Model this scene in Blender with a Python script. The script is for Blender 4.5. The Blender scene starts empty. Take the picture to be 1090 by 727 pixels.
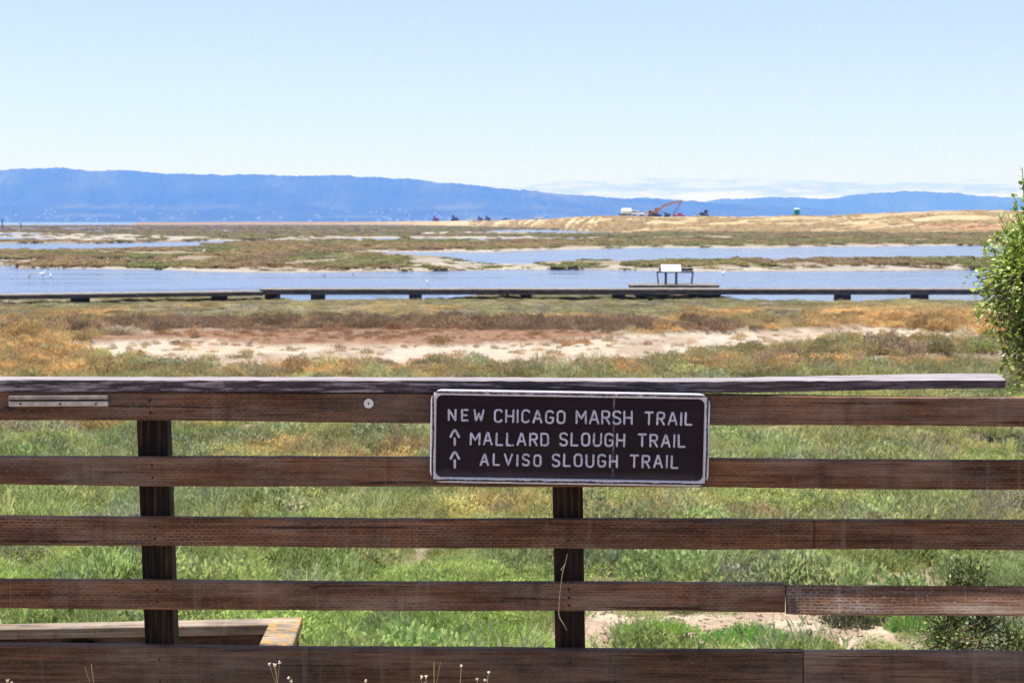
import bpy, bmesh, math, random
import numpy as np
from mathutils import Vector, Matrix

random.seed(7); RNG = np.random.default_rng(7)
S = bpy.context.scene
COL = S.collection
F = 1800.0; CX, CY = 545.0, 363.5; CAMZ = 3.0; HOR = 236.0
TH = math.atan((CY-HOR)/F)
ct, st = math.cos(TH), math.sin(TH)

# ------------------------------------------------------------------ survey helpers
def ray(u, v):
    a, b = (u-CX)/F, (CY-v)/F
    return np.array([a, ct+b*st, -st+b*ct])
def on_y(u, v, Y):
    r = ray(u, v); t = Y/r[1]
    return Vector((r[0]*t, Y, CAMZ+r[2]*t))
def on_z(u, v, Z):
    r = ray(u, v); t = (Z-CAMZ)/r[2]
    return Vector((r[0]*t, r[1]*t, Z))
def bearing(u):                      # x/y slope of a bearing near the horizon
    return (u-CX)/F

# ------------------------------------------------------------------ noise
def _h(ix, iy, s):
    n = (ix*374761393 + iy*668265263 + s*974634777) & 0xffffffff
    n = ((n ^ (n >> 13))*1274126177) & 0xffffffff
    return ((n ^ (n >> 16)) & 0xffff)/65535.0
def vnoise(x, y, s=0):
    x = np.asarray(x, float); y = np.asarray(y, float)
    xi = np.floor(x).astype(np.int64); yi = np.floor(y).astype(np.int64)
    fx = x-xi; fy = y-yi
    fx = fx*fx*(3-2*fx); fy = fy*fy*(3-2*fy)
    a = _h(xi, yi, s); b = _h(xi+1, yi, s); c = _h(xi, yi+1, s); d = _h(xi+1, yi+1, s)
    return (a*(1-fx)+b*fx)*(1-fy)+(c*(1-fx)+d*fx)*fy
def fbm(x, y, s=0, o=4):
    t = 0; a = .5; n = 0
    for k in range(o):
        t = t+a*vnoise(x, y, s+k*17); n += a; a *= .5
        x = np.asarray(x)*2.03+7.1; y = np.asarray(y)*2.03+3.7
    return t/n
def sm(a, b, x):
    t = np.clip((np.asarray(x, float)-a)/(b-a), 0, 1)
    return t*t*(3-2*t)
def inpoly(u, v, P):
    ins = np.zeros(u.shape, bool); n = len(P)
    for i in range(n):
        x1, y1 = P[i]; x2, y2 = P[(i+1) % n]
        if y1 == y2: continue
        c = ((y1 > v) != (y2 > v)) & (u < (x2-x1)*(v-y1)/(y2-y1)+x1)
        ins ^= c
    return ins

# ------------------------------------------------------------------ material helpers
class NT:
    def __init__(s, name):
        s.m = bpy.data.materials.new(name); s.m.use_nodes = True
        s.t = s.m.node_tree; s.t.nodes.clear()
        s.out = s.t.nodes.new('ShaderNodeOutputMaterial')
    def n(s, typ, **kw):
        nd = s.t.nodes.new(typ)
        for k, v in kw.items():
            if k.startswith('i_'):
                key = k[2:]
                key = int(key) if key.isdigit() else key.replace('_', ' ')
                s.set(nd.inputs[key], v)
            else: setattr(nd, k, v)
        return nd
    def set(s, sock, v):
        if isinstance(v, bpy.types.NodeSocket): s.t.links.new(v, sock)
        elif isinstance(v, bpy.types.Node): s.t.links.new(v.outputs[0], sock)
        else: sock.default_value = v
    def math(s, op, a, b=0.0, c=None):
        nd = s.n('ShaderNodeMath', operation=op); s.set(nd.inputs[0], a); s.set(nd.inputs[1], b)
        if c is not None: s.set(nd.inputs[2], c)
        return nd.outputs[0]
    def noise(s, vec, scale, detail=4, rough=.55, out='Fac'):
        nd = s.n('ShaderNodeTexNoise'); s.set(nd.inputs['Vector'], vec)
        nd.inputs['Scale'].default_value = scale; nd.inputs['Detail'].default_value = detail
        nd.inputs['Roughness'].default_value = rough
        return nd.outputs[out]
    def mapping(s, vec, scale=(1, 1, 1), loc=(0, 0, 0)):
        nd = s.n('ShaderNodeMapping'); s.set(nd.inputs[0], vec)
        nd.inputs['Scale'].default_value = scale; nd.inputs['Location'].default_value = loc
        return nd.outputs[0]
    def ramp(s, fac, stops):
        nd = s.n('ShaderNodeValToRGB'); s.set(nd.inputs[0], fac)
        e = nd.color_ramp.elements
        while len(e) < len(stops): e.new(.5)
        for i, (p, c) in enumerate(stops):
            e[i].position = p; e[i].color = (c, c, c, 1) if not hasattr(c, '__len__') else (*c, 1)
        return nd.outputs[0]
    def mix(s, f, a, b, mode='MIX'):
        nd = s.n('ShaderNodeMix', data_type='RGBA', blend_type=mode)
        s.set(nd.inputs[0], f); 
        for k, v in ((6, a), (7, b)):
            s.set(nd.inputs[k], (*v, 1) if isinstance(v, tuple) and len(v) == 3 else v)
        return nd.outputs[2]
    def principled(s, col, rough=.8, spec=.3, bump=None, bstr=.3, bdist=.01, metal=0):
        p = s.n('ShaderNodeBsdfPrincipled')
        s.set(p.inputs['Base Color'], (*col, 1) if isinstance(col, tuple) and len(col) == 3 else col)
        s.set(p.inputs['Roughness'], rough); p.inputs['Specular IOR Level'].default_value = spec
        p.inputs['Metallic'].default_value = metal
        if bump is not None:
            b = s.n('ShaderNodeBump'); b.inputs['Strength'].default_value = bstr
            b.inputs['Distance'].default_value = bdist
            s.set(b.inputs['Height'], bump); s.set(p.inputs['Normal'], b.outputs[0])
        s.t.links.new(p.outputs[0], s.out.inputs[0]); return p
    def obj(s): return s.n('ShaderNodeTexCoord').outputs['Object']

def wood(name, dark, mid, light, grey, incise=0.0, greyamt=.5, seed=0., patch=None, lichen=0, vertical=False, joints=()):
    N = NT(name); c = N.obj()
    sw = (40, 9, 1.3) if vertical else (1.3, 9, 40)
    g = N.noise(N.mapping(c, sw, (seed, seed*1.7, seed*.3)), 3.0, 6, .62)
    fine = N.noise(N.mapping(c, (90, 30, 5) if vertical else (5, 30, 90), (seed, 0, seed)), 4.0, 3, .6)
    bl = N.noise(N.mapping(c, (6, 6, 2) if vertical else (2, 6, 7), (seed*2.1, 0, 4+seed)), 1.6, 5, .6)
    col = N.ramp(g, [(.27, dark), (.48, mid), (.68, light)])
    wf = N.math('MULTIPLY', N.ramp(bl, [(.42, 0.), (.66, 1.)]), greyamt)
    wf = N.math('MULTIPLY', wf, N.ramp(fine, [(.3, .35), (.65, 1.)]))
    col = N.mix(wf, col, grey)
    st_ = N.noise(N.mapping(c, (7, 1, 1.2), (seed*3, 0, 9)), 1.3, 3, .7)
    col = N.mix(N.ramp(st_, [(.55, 0.), (.78, .65)]), col, tuple(x*.45 for x in dark))
    mo = N.noise(N.mapping(c, (1.1, 2, 6) if not vertical else (6, 2, 1.1), (seed, 5, seed)), 2.2, 5, .65)
    col = N.mix(1.0, col, N.ramp(mo, [(.3, .5), (.5, 1.), (.7, 1.5)]), 'MULTIPLY')
    ck = N.noise(N.mapping(c, (60, 9, 1.1) if vertical else (1.1, 9, 60), (seed*1.3, 2, seed)), 1.7, 3, .5)
    col = N.mix(N.ramp(ck, [(.655, 0.), (.69, .85)]), col, tuple(x*.4 for x in dark))
    st2 = N.noise(N.mapping(c, (14, 1, .8), (seed*7, 0, 2)), 1.1, 4, .7)
    col = N.mix(N.ramp(st2, [(.58, 0.), (.70, .4)]), col, grey)
    # small knots
    vk = N.n('ShaderNodeTexVoronoi'); N.set(vk.inputs['Vector'], N.mapping(c, (2.2, 2, 6) if not vertical else (6, 2, 2.2), (seed*5, 0, seed)))
    vk.inputs['Scale'].default_value = 1.6
    col = N.mix(N.ramp(vk.outputs['Distance'], [(.03, .85), (.075, 0.)]), col, tuple(x*.5 for x in dark))
    h = N.math('ADD', N.math('MULTIPLY', g, .6), N.math('MULTIPLY', fine, .4))
    if incise:
        sx = N.n('ShaderNodeSeparateXYZ'); N.set(sx.inputs[0], c)
        bv = N.n('ShaderNodeCombineXYZ'); N.set(bv.inputs[0], sx.outputs[0]); N.set(bv.inputs[1], sx.outputs[2])
        wob = N.noise(c, 3.0, 2)
        wv = N.n('ShaderNodeVectorMath', operation='ADD'); N.set(wv.inputs[0], bv)
        cw = N.n('ShaderNodeCombineXYZ'); N.set(cw.inputs[1], N.math('MULTIPLY', wob, .012)); N.set(wv.inputs[1], cw)
        b = N.n('ShaderNodeTexBrick'); N.set(b.inputs['Vector'], wv)
        b.inputs['Scale'].default_value = 1; b.inputs['Brick Width'].default_value = .021
        b.inputs['Row Height'].default_value = .0088; b.inputs['Mortar Size'].default_value = .0031
        b.inputs['Mortar Smooth'].default_value = .3
        dash = N.math('SUBTRACT', 1.0, b.outputs['Fac'])
        pm = N.ramp(N.noise(N.mapping(c, (1.2, 1, 5), (seed, 0, seed)), 1.4, 3), [(.36, .1), (.6, 1.)])
        brk = N.ramp(N.noise(c, 70, 2, .5), [(.36, .15), (.54, 1.)])
        dash = N.math('MULTIPLY', N.math('MULTIPLY', dash, brk), N.math('MULTIPLY', pm, incise))
        spk = N.noise(N.mapping(c, (60, 60, 110), (seed, 0, 0)), 1.5, 3, .6)
        col = N.mix(N.math('MULTIPLY', N.ramp(spk, [(.55, 0.), (.7, 1.)]), .38), col, grey)
        col = N.mix(N.math('MULTIPLY', dash, .75), col, tuple(x*.35 for x in dark))
        h = N.math('SUBTRACT', h, N.math('MULTIPLY', dash, .8))
    sxx = N.n('ShaderNodeSeparateXYZ'); N.set(sxx.inputs[0], c)
    if joints:
        for jx in joints:
            d = N.math('ABSOLUTE', N.math('SUBTRACT', N.math('ADD', sxx.outputs[0], N.math('MULTIPLY', fine, .003)), jx))
            col = N.mix(N.ramp(d, [(.0015, .9), (.004, 0.)]), col, (.006, .004, .003))
    if patch:                       # bleached, worn-off end of a board
        x0, z0, amt, pcol = patch
        ww = N.noise(N.mapping(c, (3, 1, 30), (seed, 0, 0)), 1.5, 5, .7)
        ex = N.math('ADD', sxx.outputs[0], N.math('MULTIPLY', N.math('SUBTRACT', ww, .5), .14))
        ex = N.math('ADD', ex, N.math('MULTIPLY', sxx.outputs[2], 1.2))
        f = N.ramp(N.math('SUBTRACT', ex, x0+z0*1.2-.03), [(.0, 0.), (.02, 1.)])
        ez = N.math('ADD', sxx.outputs[2], N.math('MULTIPLY', N.math('SUBTRACT', ww, .5), .05))
        f2 = N.ramp(N.math('SUBTRACT', z0, ez), [(.0, 0.), (.012, 1.)])
        f = N.math('MULTIPLY', N.math('MULTIPLY', f, f2), N.math('MULTIPLY', N.ramp(g, [(.35, .4), (.6, 1.)]), amt))
        col = N.mix(f, col, pcol)
    if lichen:
        lf = N.noise(c, 24, 6, .75)
        col = N.mix(N.math('MULTIPLY', N.ramp(lf, [(.5, 0.), (.57, 1.)]), lichen), col, (.40, .21, .035))
        l2 = N.noise(c, 60, 3, .6)
        col = N.mix(N.ramp(l2, [(.63, 0.), (.7, .8)]), col, (.2, .09, .03))
    N.principled(col, .82, .2, h, .55, .004)
    return N.m

def flat(name, col, rough=.6, spec=.3, var=.25, scale=12, metal=0, bstr=.15):
    N = NT(name); n = N.noise(N.obj(), scale, 5, .6)
    c = N.mix(N.ramp(n, [(.3, 0.), (.7, 1.)]), tuple(x*(1-var) for x in col), tuple(min(1, x*(1+var)) for x in col))
    N.principled(c, rough, spec, n, bstr, .01, metal); return N.m

# ------------------------------------------------------------------ mesh helpers
def link(o, parent=None):
    COL.objects.link(o)
    if parent is not None: o.parent = parent
    return o
def tag(o, label=None, cat=None, group=None, kind=None):
    if label: o['label'] = label
    if cat: o['category'] = cat
    if group: o['group'] = group
    if kind: o['kind'] = kind
    return o
def empty(name, loc, label, cat, group=None, rot=(0, 0, 0)):
    o = bpy.data.objects.new(name, None); o.empty_display_size = .1
    o.location = loc; o.rotation_euler = rot; link(o); return tag(o, label, cat, group)
def build(name, bm, mats, parent=None, smooth=False, world=None, loc=None):
    """link a bmesh as one object; world=Vector: geometry given in world space, shifted to that origin"""
    if world is not None: bmesh.ops.translate(bm, verts=bm.verts, vec=-Vector(world))
    me = bpy.data.meshes.new(name); bm.normal_update(); bm.to_mesh(me); bm.free()
    for m in (mats if isinstance(mats, (list, tuple)) else [mats]): me.materials.append(m)
    if smooth: me.shade_smooth()
    o = bpy.data.objects.new(name, me); link(o, parent)
    if loc is not None: o.location = loc
    return o
def box(bm, c, s, bev=0, rot=None, mi=0):
    r = bmesh.ops.create_cube(bm, size=1); vs = r['verts']
    bmesh.ops.scale(bm, vec=s, verts=vs)
    if bev:
        es = list({e for v in vs for e in v.link_edges})
        rr = bmesh.ops.bevel(bm, geom=es, offset=bev, segments=2, affect='EDGES', profile=.6)
        vs = list({v for f in rr['faces'] for v in f.verts} | {v for v in vs if v.is_valid})
    if rot is not None: bmesh.ops.rotate(bm, cent=(0, 0, 0), matrix=rot, verts=vs)
    bmesh.ops.translate(bm, vec=c, verts=vs)
    for f in {f for v in vs for f in v.link_faces}: f.material_index = mi
    return vs
def tube(bm, pts, rad, seg=8, squash=None, cap=True):
    pts = [Vector(p) for p in pts]; n = len(pts)
    rad = rad if hasattr(rad, '__len__') else [rad]*n
    rings = []; ref = None
    for i, p in enumerate(pts):
        d = (pts[min(i+1, n-1)]-pts[max(i-1, 0)]).normalized()
        if ref is None: ref = d.orthogonal().normalized()
        a = (ref-d*ref.dot(d)); a = a.normalized() if a.length > 1e-6 else d.orthogonal().normalized()
        ref = a; b = d.cross(a)
        ring = []
        for k in range(seg):
            t = 2*math.pi*k/seg; off = (a*math.cos(t)+b*math.sin(t))*rad[i]
            if squash: off = Vector((off.x*squash[0], off.y*squash[1], off.z*squash[2]))
            ring.append(bm.verts.new(p+off))
        rings.append(ring)
    for r0, r1 in zip(rings, rings[1:]):
        for k in range(seg): bm.faces.new((r0[k], r0[(k+1) % seg], r1[(k+1) % seg], r1[k]))
    if cap:
        bm.faces.new(rings[0][::-1]); bm.faces.new(rings[-1])
def cyl(bm, p0, p1, r0, r1=None, seg=14): tube(bm, [p0, p1], [r0, r0 if r1 is None else r1], seg)
def board(bm, a, b, hgt, y0, y1, n=40, wob=.0015, seed=0, twist=None, chamfer=.003):
    """a board whose front-top edge runs a->b (x,z); front at y0, back at y1"""
    rr = random.Random(seed); rings = []
    ph = [rr.uniform(0, 6) for _ in range(6)]
    for i in range(n+1):
        t = i/n; x = a[0]+(b[0]-a[0])*t; z = a[1]+(b[1]-a[1])*t
        dz = wob*(math.sin(x*2.1+ph[0])+.6*math.sin(x*5.3+ph[1])); dz2 = wob*(math.sin(x*2.6+ph[2])+.6*math.sin(x*6.1+ph[3]))
        dy = wob*1.2*math.sin(x*1.9+ph[4])
        zt, zb = z+dz, z-hgt+dz2; ch = chamfer
        sec = [(y0+ch, zt), (y1-ch, zt), (y1, zt-ch), (y1, zb+ch), (y1-ch, zb), (y0+ch, zb), (y0, zb+ch), (y0, zt-ch)]
        if twist:
            an = twist(x); cz, cyy = (zt+zb)/2, (y0+y1)/2
            sec = [((yy-cyy)*math.cos(an)-(zz-cz)*math.sin(an)+cyy, (yy-cyy)*math.sin(an)+(zz-cz)*math.cos(an)+cz) for yy, zz in sec]
        rings.append([bm.verts.new((x, yy+dy+rr.uniform(-.0006, .0006), zz+rr.uniform(-.0007, .0007))) for yy, zz in sec])
    for r0, r1 in zip(rings, rings[1:]):
        for k in range(8): bm.faces.new((r0[k], r0[(k+1) % 8], r1[(k+1) % 8], r1[k]))
    bm.faces.new(rings[0][::-1]); bm.faces.new(rings[-1])

def grid_mesh(name, X, Y, Z, mats, cols=None, smooth=True):
    R, C = X.shape
    co = np.stack([X, Y, Z], -1).reshape(-1, 3)
    idx = np.arange(R*C).reshape(R, C)
    q = np.stack([idx[:-1, :-1], idx[:-1, 1:], idx[1:, 1:], idx[1:, :-1]], -1).reshape(-1, 4)
    me = bpy.data.meshes.new(name)
    me.vertices.add(len(co)); me.vertices.foreach_set('co', co.ravel())
    me.loops.add(q.size); me.loops.foreach_set('vertex_index', q.ravel().astype(np.int32))
    me.polygons.add(len(q)); me.polygons.foreach_set('loop_start', np.arange(0, q.size, 4, dtype=np.int32))
    me.update(calc_edges=True)
    for m in mats: me.materials.append(m)
    if smooth: me.shade_smooth()
    if cols is not None:
        a = me.color_attributes.new('soil', 'FLOAT_COLOR', 'POINT')
        c4 = np.concatenate([cols.reshape(-1, 3), np.ones((R*C, 1))], 1)
        a.data.foreach_set('color', c4.ravel().astype(np.float32))
    o = bpy.data.objects.new(name, me); link(o); return o

# ================================================================== camera, world, sun
cam = bpy.data.cameras.new('camera'); co = bpy.data.objects.new('camera', cam); link(co)
cam.lens = F/1090*36; cam.sensor_width = 36; cam.clip_start = .1; cam.clip_end = 60000
co.location = (0, 0, CAMZ); co.rotation_euler = (math.pi/2-TH, 0, 0)
cam.dof.use_dof = True; cam.dof.focus_distance = 5.0; cam.dof.aperture_fstop = 11.5
S.camera = co

SUN = Vector((-.40, .022, .91)).normalized()
ELEV = math.asin(SUN.z)
L = bpy.data.lights.new('sun', 'SUN'); L.energy = 4.8; L.angle = math.radians(.53); L.color = (1, .965, .91)
lo = bpy.data.objects.new('sun', L); link(lo); lo.rotation_euler = SUN.to_track_quat('Z', 'Y').to_euler()

W = bpy.data.worlds.new('World'); S.world = W; W.use_nodes = True
wt = W.node_tree; wt.nodes.clear()
class WN(NT):
    def __init__(s, t): s.t = t
wn = WN(wt)
sky = wn.n('ShaderNodeTexSky', sky_type='NISHITA', sun_disc=False, sun_elevation=ELEV, sun_rotation=math.atan2(SUN.x, SUN.y), altitude=0, air_density=.8, dust_density=.6, ozone_density=3.0)
tc = wn.n('ShaderNodeTexCoord').outputs['Generated']
sp = wn.n('ShaderNodeSeparateXYZ'); wn.set(sp.inputs[0], tc)
az = wn.math('DIVIDE', sp.outputs[0], wn.math('MAXIMUM', sp.outputs[1], .05))
el = sp.outputs[2]
# low bank of fog lying behind the hills: a function of bearing and elevation only
cv = wn.n('ShaderNodeCombineXYZ'); wn.set(cv.inputs[0], wn.math('MULTIPLY', az, 13)); wn.set(cv.inputs[1], wn.math('MULTIPLY', el, 120)); cv.inputs[2].default_value = 3.3
n1 = wn.noise(cv.outputs[0], 1.3, 6, .62)
n2 = wn.noise(cv.outputs[0], 3.1, 5, .6)
frontm = wn.ramp(sp.outputs[1], [(.3, 0.), (.6, 1.)])
azm = wn.ramp(wn.math('ADD', az, .5), [(.26, 0.), (.36, .45), (.55, .95), (.63, 1.), (.95, 1.)])
top = wn.math('ADD', .0165, wn.math('MULTIPLY', azm, wn.math('MULTIPLY', wn.ramp(n1, [(.30, 0.), (.70, 1.)]), .0125)))
dlt = wn.math('SUBTRACT', top, el)
cm = wn.ramp(wn.math('MULTIPLY', dlt, 100), [(0., 0.), (.14, .6), (.45, .95)])
cm = wn.math('MULTIPLY', wn.math('MULTIPLY', cm, azm), wn.math('MULTIPLY', frontm, wn.ramp(n2, [(.25, .55), (.5, 1.)])))
shade = wn.ramp(wn.math('MULTIPLY', dlt, 100), [(.0, (.50, .60, .82)), (.35, (.44, .55, .80)), (.7, (.70, .79, .93)), (1., (1., 1., 1.))])
cc = wn.mix(1.0, (5.6, 5.7, 5.8), shade, 'MULTIPLY')
cc = wn.mix(wn.ramp(n2, [(.50, 0.), (.66, .7)]), cc, (5.8, 5.6, 5.75))
skyb = wn.mix(.26, wn.mix(1.0, sky.outputs[0], (1.02, .965, 1.07), 'MULTIPLY'), (5.3, 5.65, 6.0))
skyc = wn.mix(cm, skyb, cc)
bg = wn.n('ShaderNodeBackground'); wn.set(bg.inputs[0], skyc); bg.inputs[1].default_value = .088
wo = wn.n('ShaderNodeOutputWorld'); wt.links.new(bg.outputs[0], wo.inputs[0])

S.view_settings.view_transform = 'Standard'; S.view_settings.look = 'None'
S.view_settings.gamma = 1; S.view_settings.exposure = 1.0; S.view_settings.use_curve_mapping = False
S.cycles.max_bounces = 6; S.cycles.diffuse_bounces = 3; S.cycles.glossy_bounces = 3; S.cycles.volume_bounces = 0
S.cycles.transparent_max_bounces = 8; S.cycles.use_denoising = True; S.cycles.denoising_prefilter = 'NONE'; S.cycles.use_adaptive_sampling = False
S.cycles.caustics_reflective = False; S.cycles.caustics_refractive = False

# ================================================================== land layout (map of the marsh, drawn in survey bearings u and dip v)
WATER = [
    # broad pond behind the boardwalk
    [(-250, 283.5), (0, 283.5), (18, 282.5), (40, 281.5), (50, 285), (100, 285.5), (180, 286), (215, 288), (330, 288.5), (436, 288.5), (520, 287), (556, 286.5), (640, 287), (760, 287), (900, 287.5), (1050, 286.5), (1400, 287),
     (1400, 323.5), (1100, 324), (960, 323.5), (790, 323), (750, 318), (700, 313), (560, 313), (450, 322), (420, 323), (300, 323), (258, 318), (150, 317.5), (-250, 319)],
    # upper pond on the right
    [(372, 268.5), (430, 267.8), (500, 268.2), (560, 267), (640, 265), (720, 263.5), (850, 262.5), (1060, 261.5), (1400, 261), (1400, 276.5), (1050, 276), (960, 277), (880, 276), (840, 277.5), (760, 277), (700, 278), (620, 279), (560, 281), (520, 279.5), (470, 274), (400, 270.5)],
    # left pond
    [(-250, 258), (0, 258.5), (40, 258.5), (90, 259.2), (150, 257.5), (220, 256), (282, 256), (250, 259), (215, 262), (228, 263.6), (180, 264.5), (100, 266.5), (60, 268), (-250, 268)],
    [(300, 253.6), (420, 253.2), (500, 253.5), (585, 253.2), (640, 253.8), (560, 255.4), (470, 255.6), (350, 255.2)],
    [(508, 245.3), (560, 244.7), (640, 245.2), (720, 247), (660, 248.8), (560, 248.2)],
    [(664, 252.6), (708, 252.4), (712, 254.8), (668, 255.2)],
    [(150, 245.6), (230, 245.2), (300, 245.8), (230, 246.8)], [(310, 246), (430, 245.8), (480, 247), (360, 247.4)],
    [(-250, 252), (6, 251.6), (60, 254), (20, 256), (-250, 256)], [(50, 246.5), (110, 245.5), (130, 247.5), (80, 248)],
    [(330, 266.8), (372, 266.2), (384, 268), (350, 269.2)], [(100, 250), (130, 250), (125, 251.5), (104, 251.4)],
    [(1064, 470), (1160, 466), (1160, 485), (1075, 480)],
    [(880, 688), (925, 685), (975, 689), (960, 699), (890, 699)],
    [(-250, 243.4), (100, 242.8), (260, 243.2), (120, 244.4), (-250, 244.6)], [(200, 241.3), (420, 240.9), (440, 241.7), (220, 242.1)], [(-250, 248.6), (70, 248.3), (60, 250.2), (-250, 250.6)],
    [(150, 248.8), (300, 248.4), (330, 249.6), (170, 250)], [(360, 249.4), (470, 249), (480, 250.4), (370, 250.6)], [(925, 255.2), (985, 254.9), (990, 256.2), (930, 256.4)], [(740, 257.4), (840, 257), (850, 258.2), (750, 258.4)],
    # the open bay, far left
    [(-900, 236.2), (146, 236.2), (143, 239.4), (60, 240.6), (-900, 241.2)],
]
WV = [(min(p[1] for p in P), max(p[1] for p in P)) for P in WATER]
MUD = [  # pale salt mud
    [(425, 276), (470, 274), (520, 279), (560, 279.2), (600, 281), (560, 287.5), (430, 288), (400, 284)],
    [(600, 283.5), (700, 284.5), (800, 283.5), (1060, 283), (1060, 288), (600, 288)],
    [(95, 275.5), (180, 275.5), (178, 279), (100, 279)], [(-50, 277), (60, 276), (90, 279.5), (40, 283), (-50, 284)],
    [(395, 266.4), (500, 266.6), (580, 265), (700, 262.6), (840, 261.2), (840, 263), (700, 265), (560, 268.4), (395, 269)],
    [(60, 285), (440, 287), (440, 289.5), (60, 288.5)], [(380, 262), (460, 262.5), (430, 265), (390, 264.6)],
    [(440, 247), (650, 246.5), (650, 249.6), (440, 250)], [(280, 252), (600, 252), (640, 256), (300, 256.5)],
    [(930, 254.5), (1010, 254.5), (1000, 258), (940, 257.6)], [(740, 252), (790, 252), (780, 255), (745, 255)],
    [(800, 262), (1060, 260.5), (1060, 262.5), (830, 263.6)], [(0, 248), (40, 247.5), (260, 253), (240, 256.5), (0, 257)],
]
SAND = [[(60, 374), (110, 367), (200, 364), (330, 367), (480, 369), (600, 367), (680, 361), (760, 355), (850, 351), (960, 353), (1100, 358), (1100, 368), (900, 369), (800, 372), (720, 378), (690, 391), (640, 397), (500, 395), (380, 396), (220, 397), (110, 389)],
        [(840, 386), (1060, 378), (1060, 392), (900, 391)], [(60, 356), (140, 352), (150, 358), (80, 362)]]
RED = [[(80, 366), (160, 361), (300, 354), (450, 353), (600, 356), (700, 360), (640, 369), (480, 371), (330, 369), (180, 368)]]
DARK = [[(30, 358), (150, 346), (300, 342.5), (450, 343.5), (600, 344), (760, 347), (800, 354), (690, 358.5), (600, 357), (450, 355.5), (300, 356), (150, 361)]]
DIRT = [[(635, 660), (690, 668), (780, 668), (820, 650), (860, 650), (960, 657), (1010, 690), (1010, 705), (560, 705), (600, 690)],
        [(395, 449), (435, 449), (432, 456), (410, 460)], [(330, 460), (350, 456), (420, 462), (400, 470)]]

def uv_of(x, y):
    y = np.maximum(y, 1.0)
    d = (-CAMZ*st + 0*y) ; fw = y*ct+CAMZ*st; upc = y*st-CAMZ*ct
    return CX+F*x/fw, CY-F*upc/fw
def warped(x, y):
    d = np.maximum(y, 5)
    ax = np.where(d > 68, 6., 1.6); s = np.where(d > 68, .07, .35)
    w1 = fbm(x*s*1.0, y*s*.45, 3, 4)-.5; w2 = fbm(x*s*1.0+31, y*s*.45+9, 9, 4)-.5
    far = np.clip(d/110, 0, 3)
    xx = x+w1*ax*2.2*np.maximum(1, far)
    yy = y*(1+w2*np.where(d > 68, .085, .08))
    return uv_of(xx, yy)
def any_poly(u, v, polys):
    m = np.zeros(u.shape, bool)
    for P in polys:
        lo_, hi_ = min(p[1] for p in P), max(p[1] for p in P)
        k = (v >= lo_) & (v <= hi_)
        if k.any():
            t = np.zeros(u.shape, bool); t[k] = inpoly(u[k], v[k], P); m |= t
    return m
def layout(x, y):
    u, v = warped(x, y); u0, v0 = uv_of(x, y)
    r = dict(u=u, v=v, u0=u0, v0=v0)
    # the near shore keeps its own outline behind the boardwalk; lesser warp
    uu, vv = u0+(u-u0)*.7, v0+(v-v0)*np.where((v0 > 308) & (v0 < 326), .12, .75)
    r['water'] = any_poly(uu, vv, WATER)
    r['mud'] = any_poly(uu, vv, MUD)
    r['sand'] = any_poly(u, v, SAND); r['red'] = any_poly(u, v, RED); r['dark'] = any_poly(u, v, DARK); r['dirt'] = any_poly(u0+(u-u0)*.4, v0+(v-v0)*.4, DIRT)
    return r
def C(*a): return np.array(a, float)
GREEN, BRIGHT, OLIVE, YEL = C(.39, .43, .155), C(.36, .485, .14), C(.35, .315, .165), C(.52, .48, .21)
ORANGE, RUST, GREY, BROWN = C(.60, .39, .165), C(.40, .22, .13), C(.40, .355, .31), C(.27, .18, .12)
TAN, SANDC, MUDC, DIRTC, BLUEG = C(.42, .31, .19), C(.37, .32, .26), C(.29, .255, .215), C(.40, .30, .22), C(.23, .28, .16)
def lerp(a, b, t): return a+(b-a)*np.asarray(t)[..., None]

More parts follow.
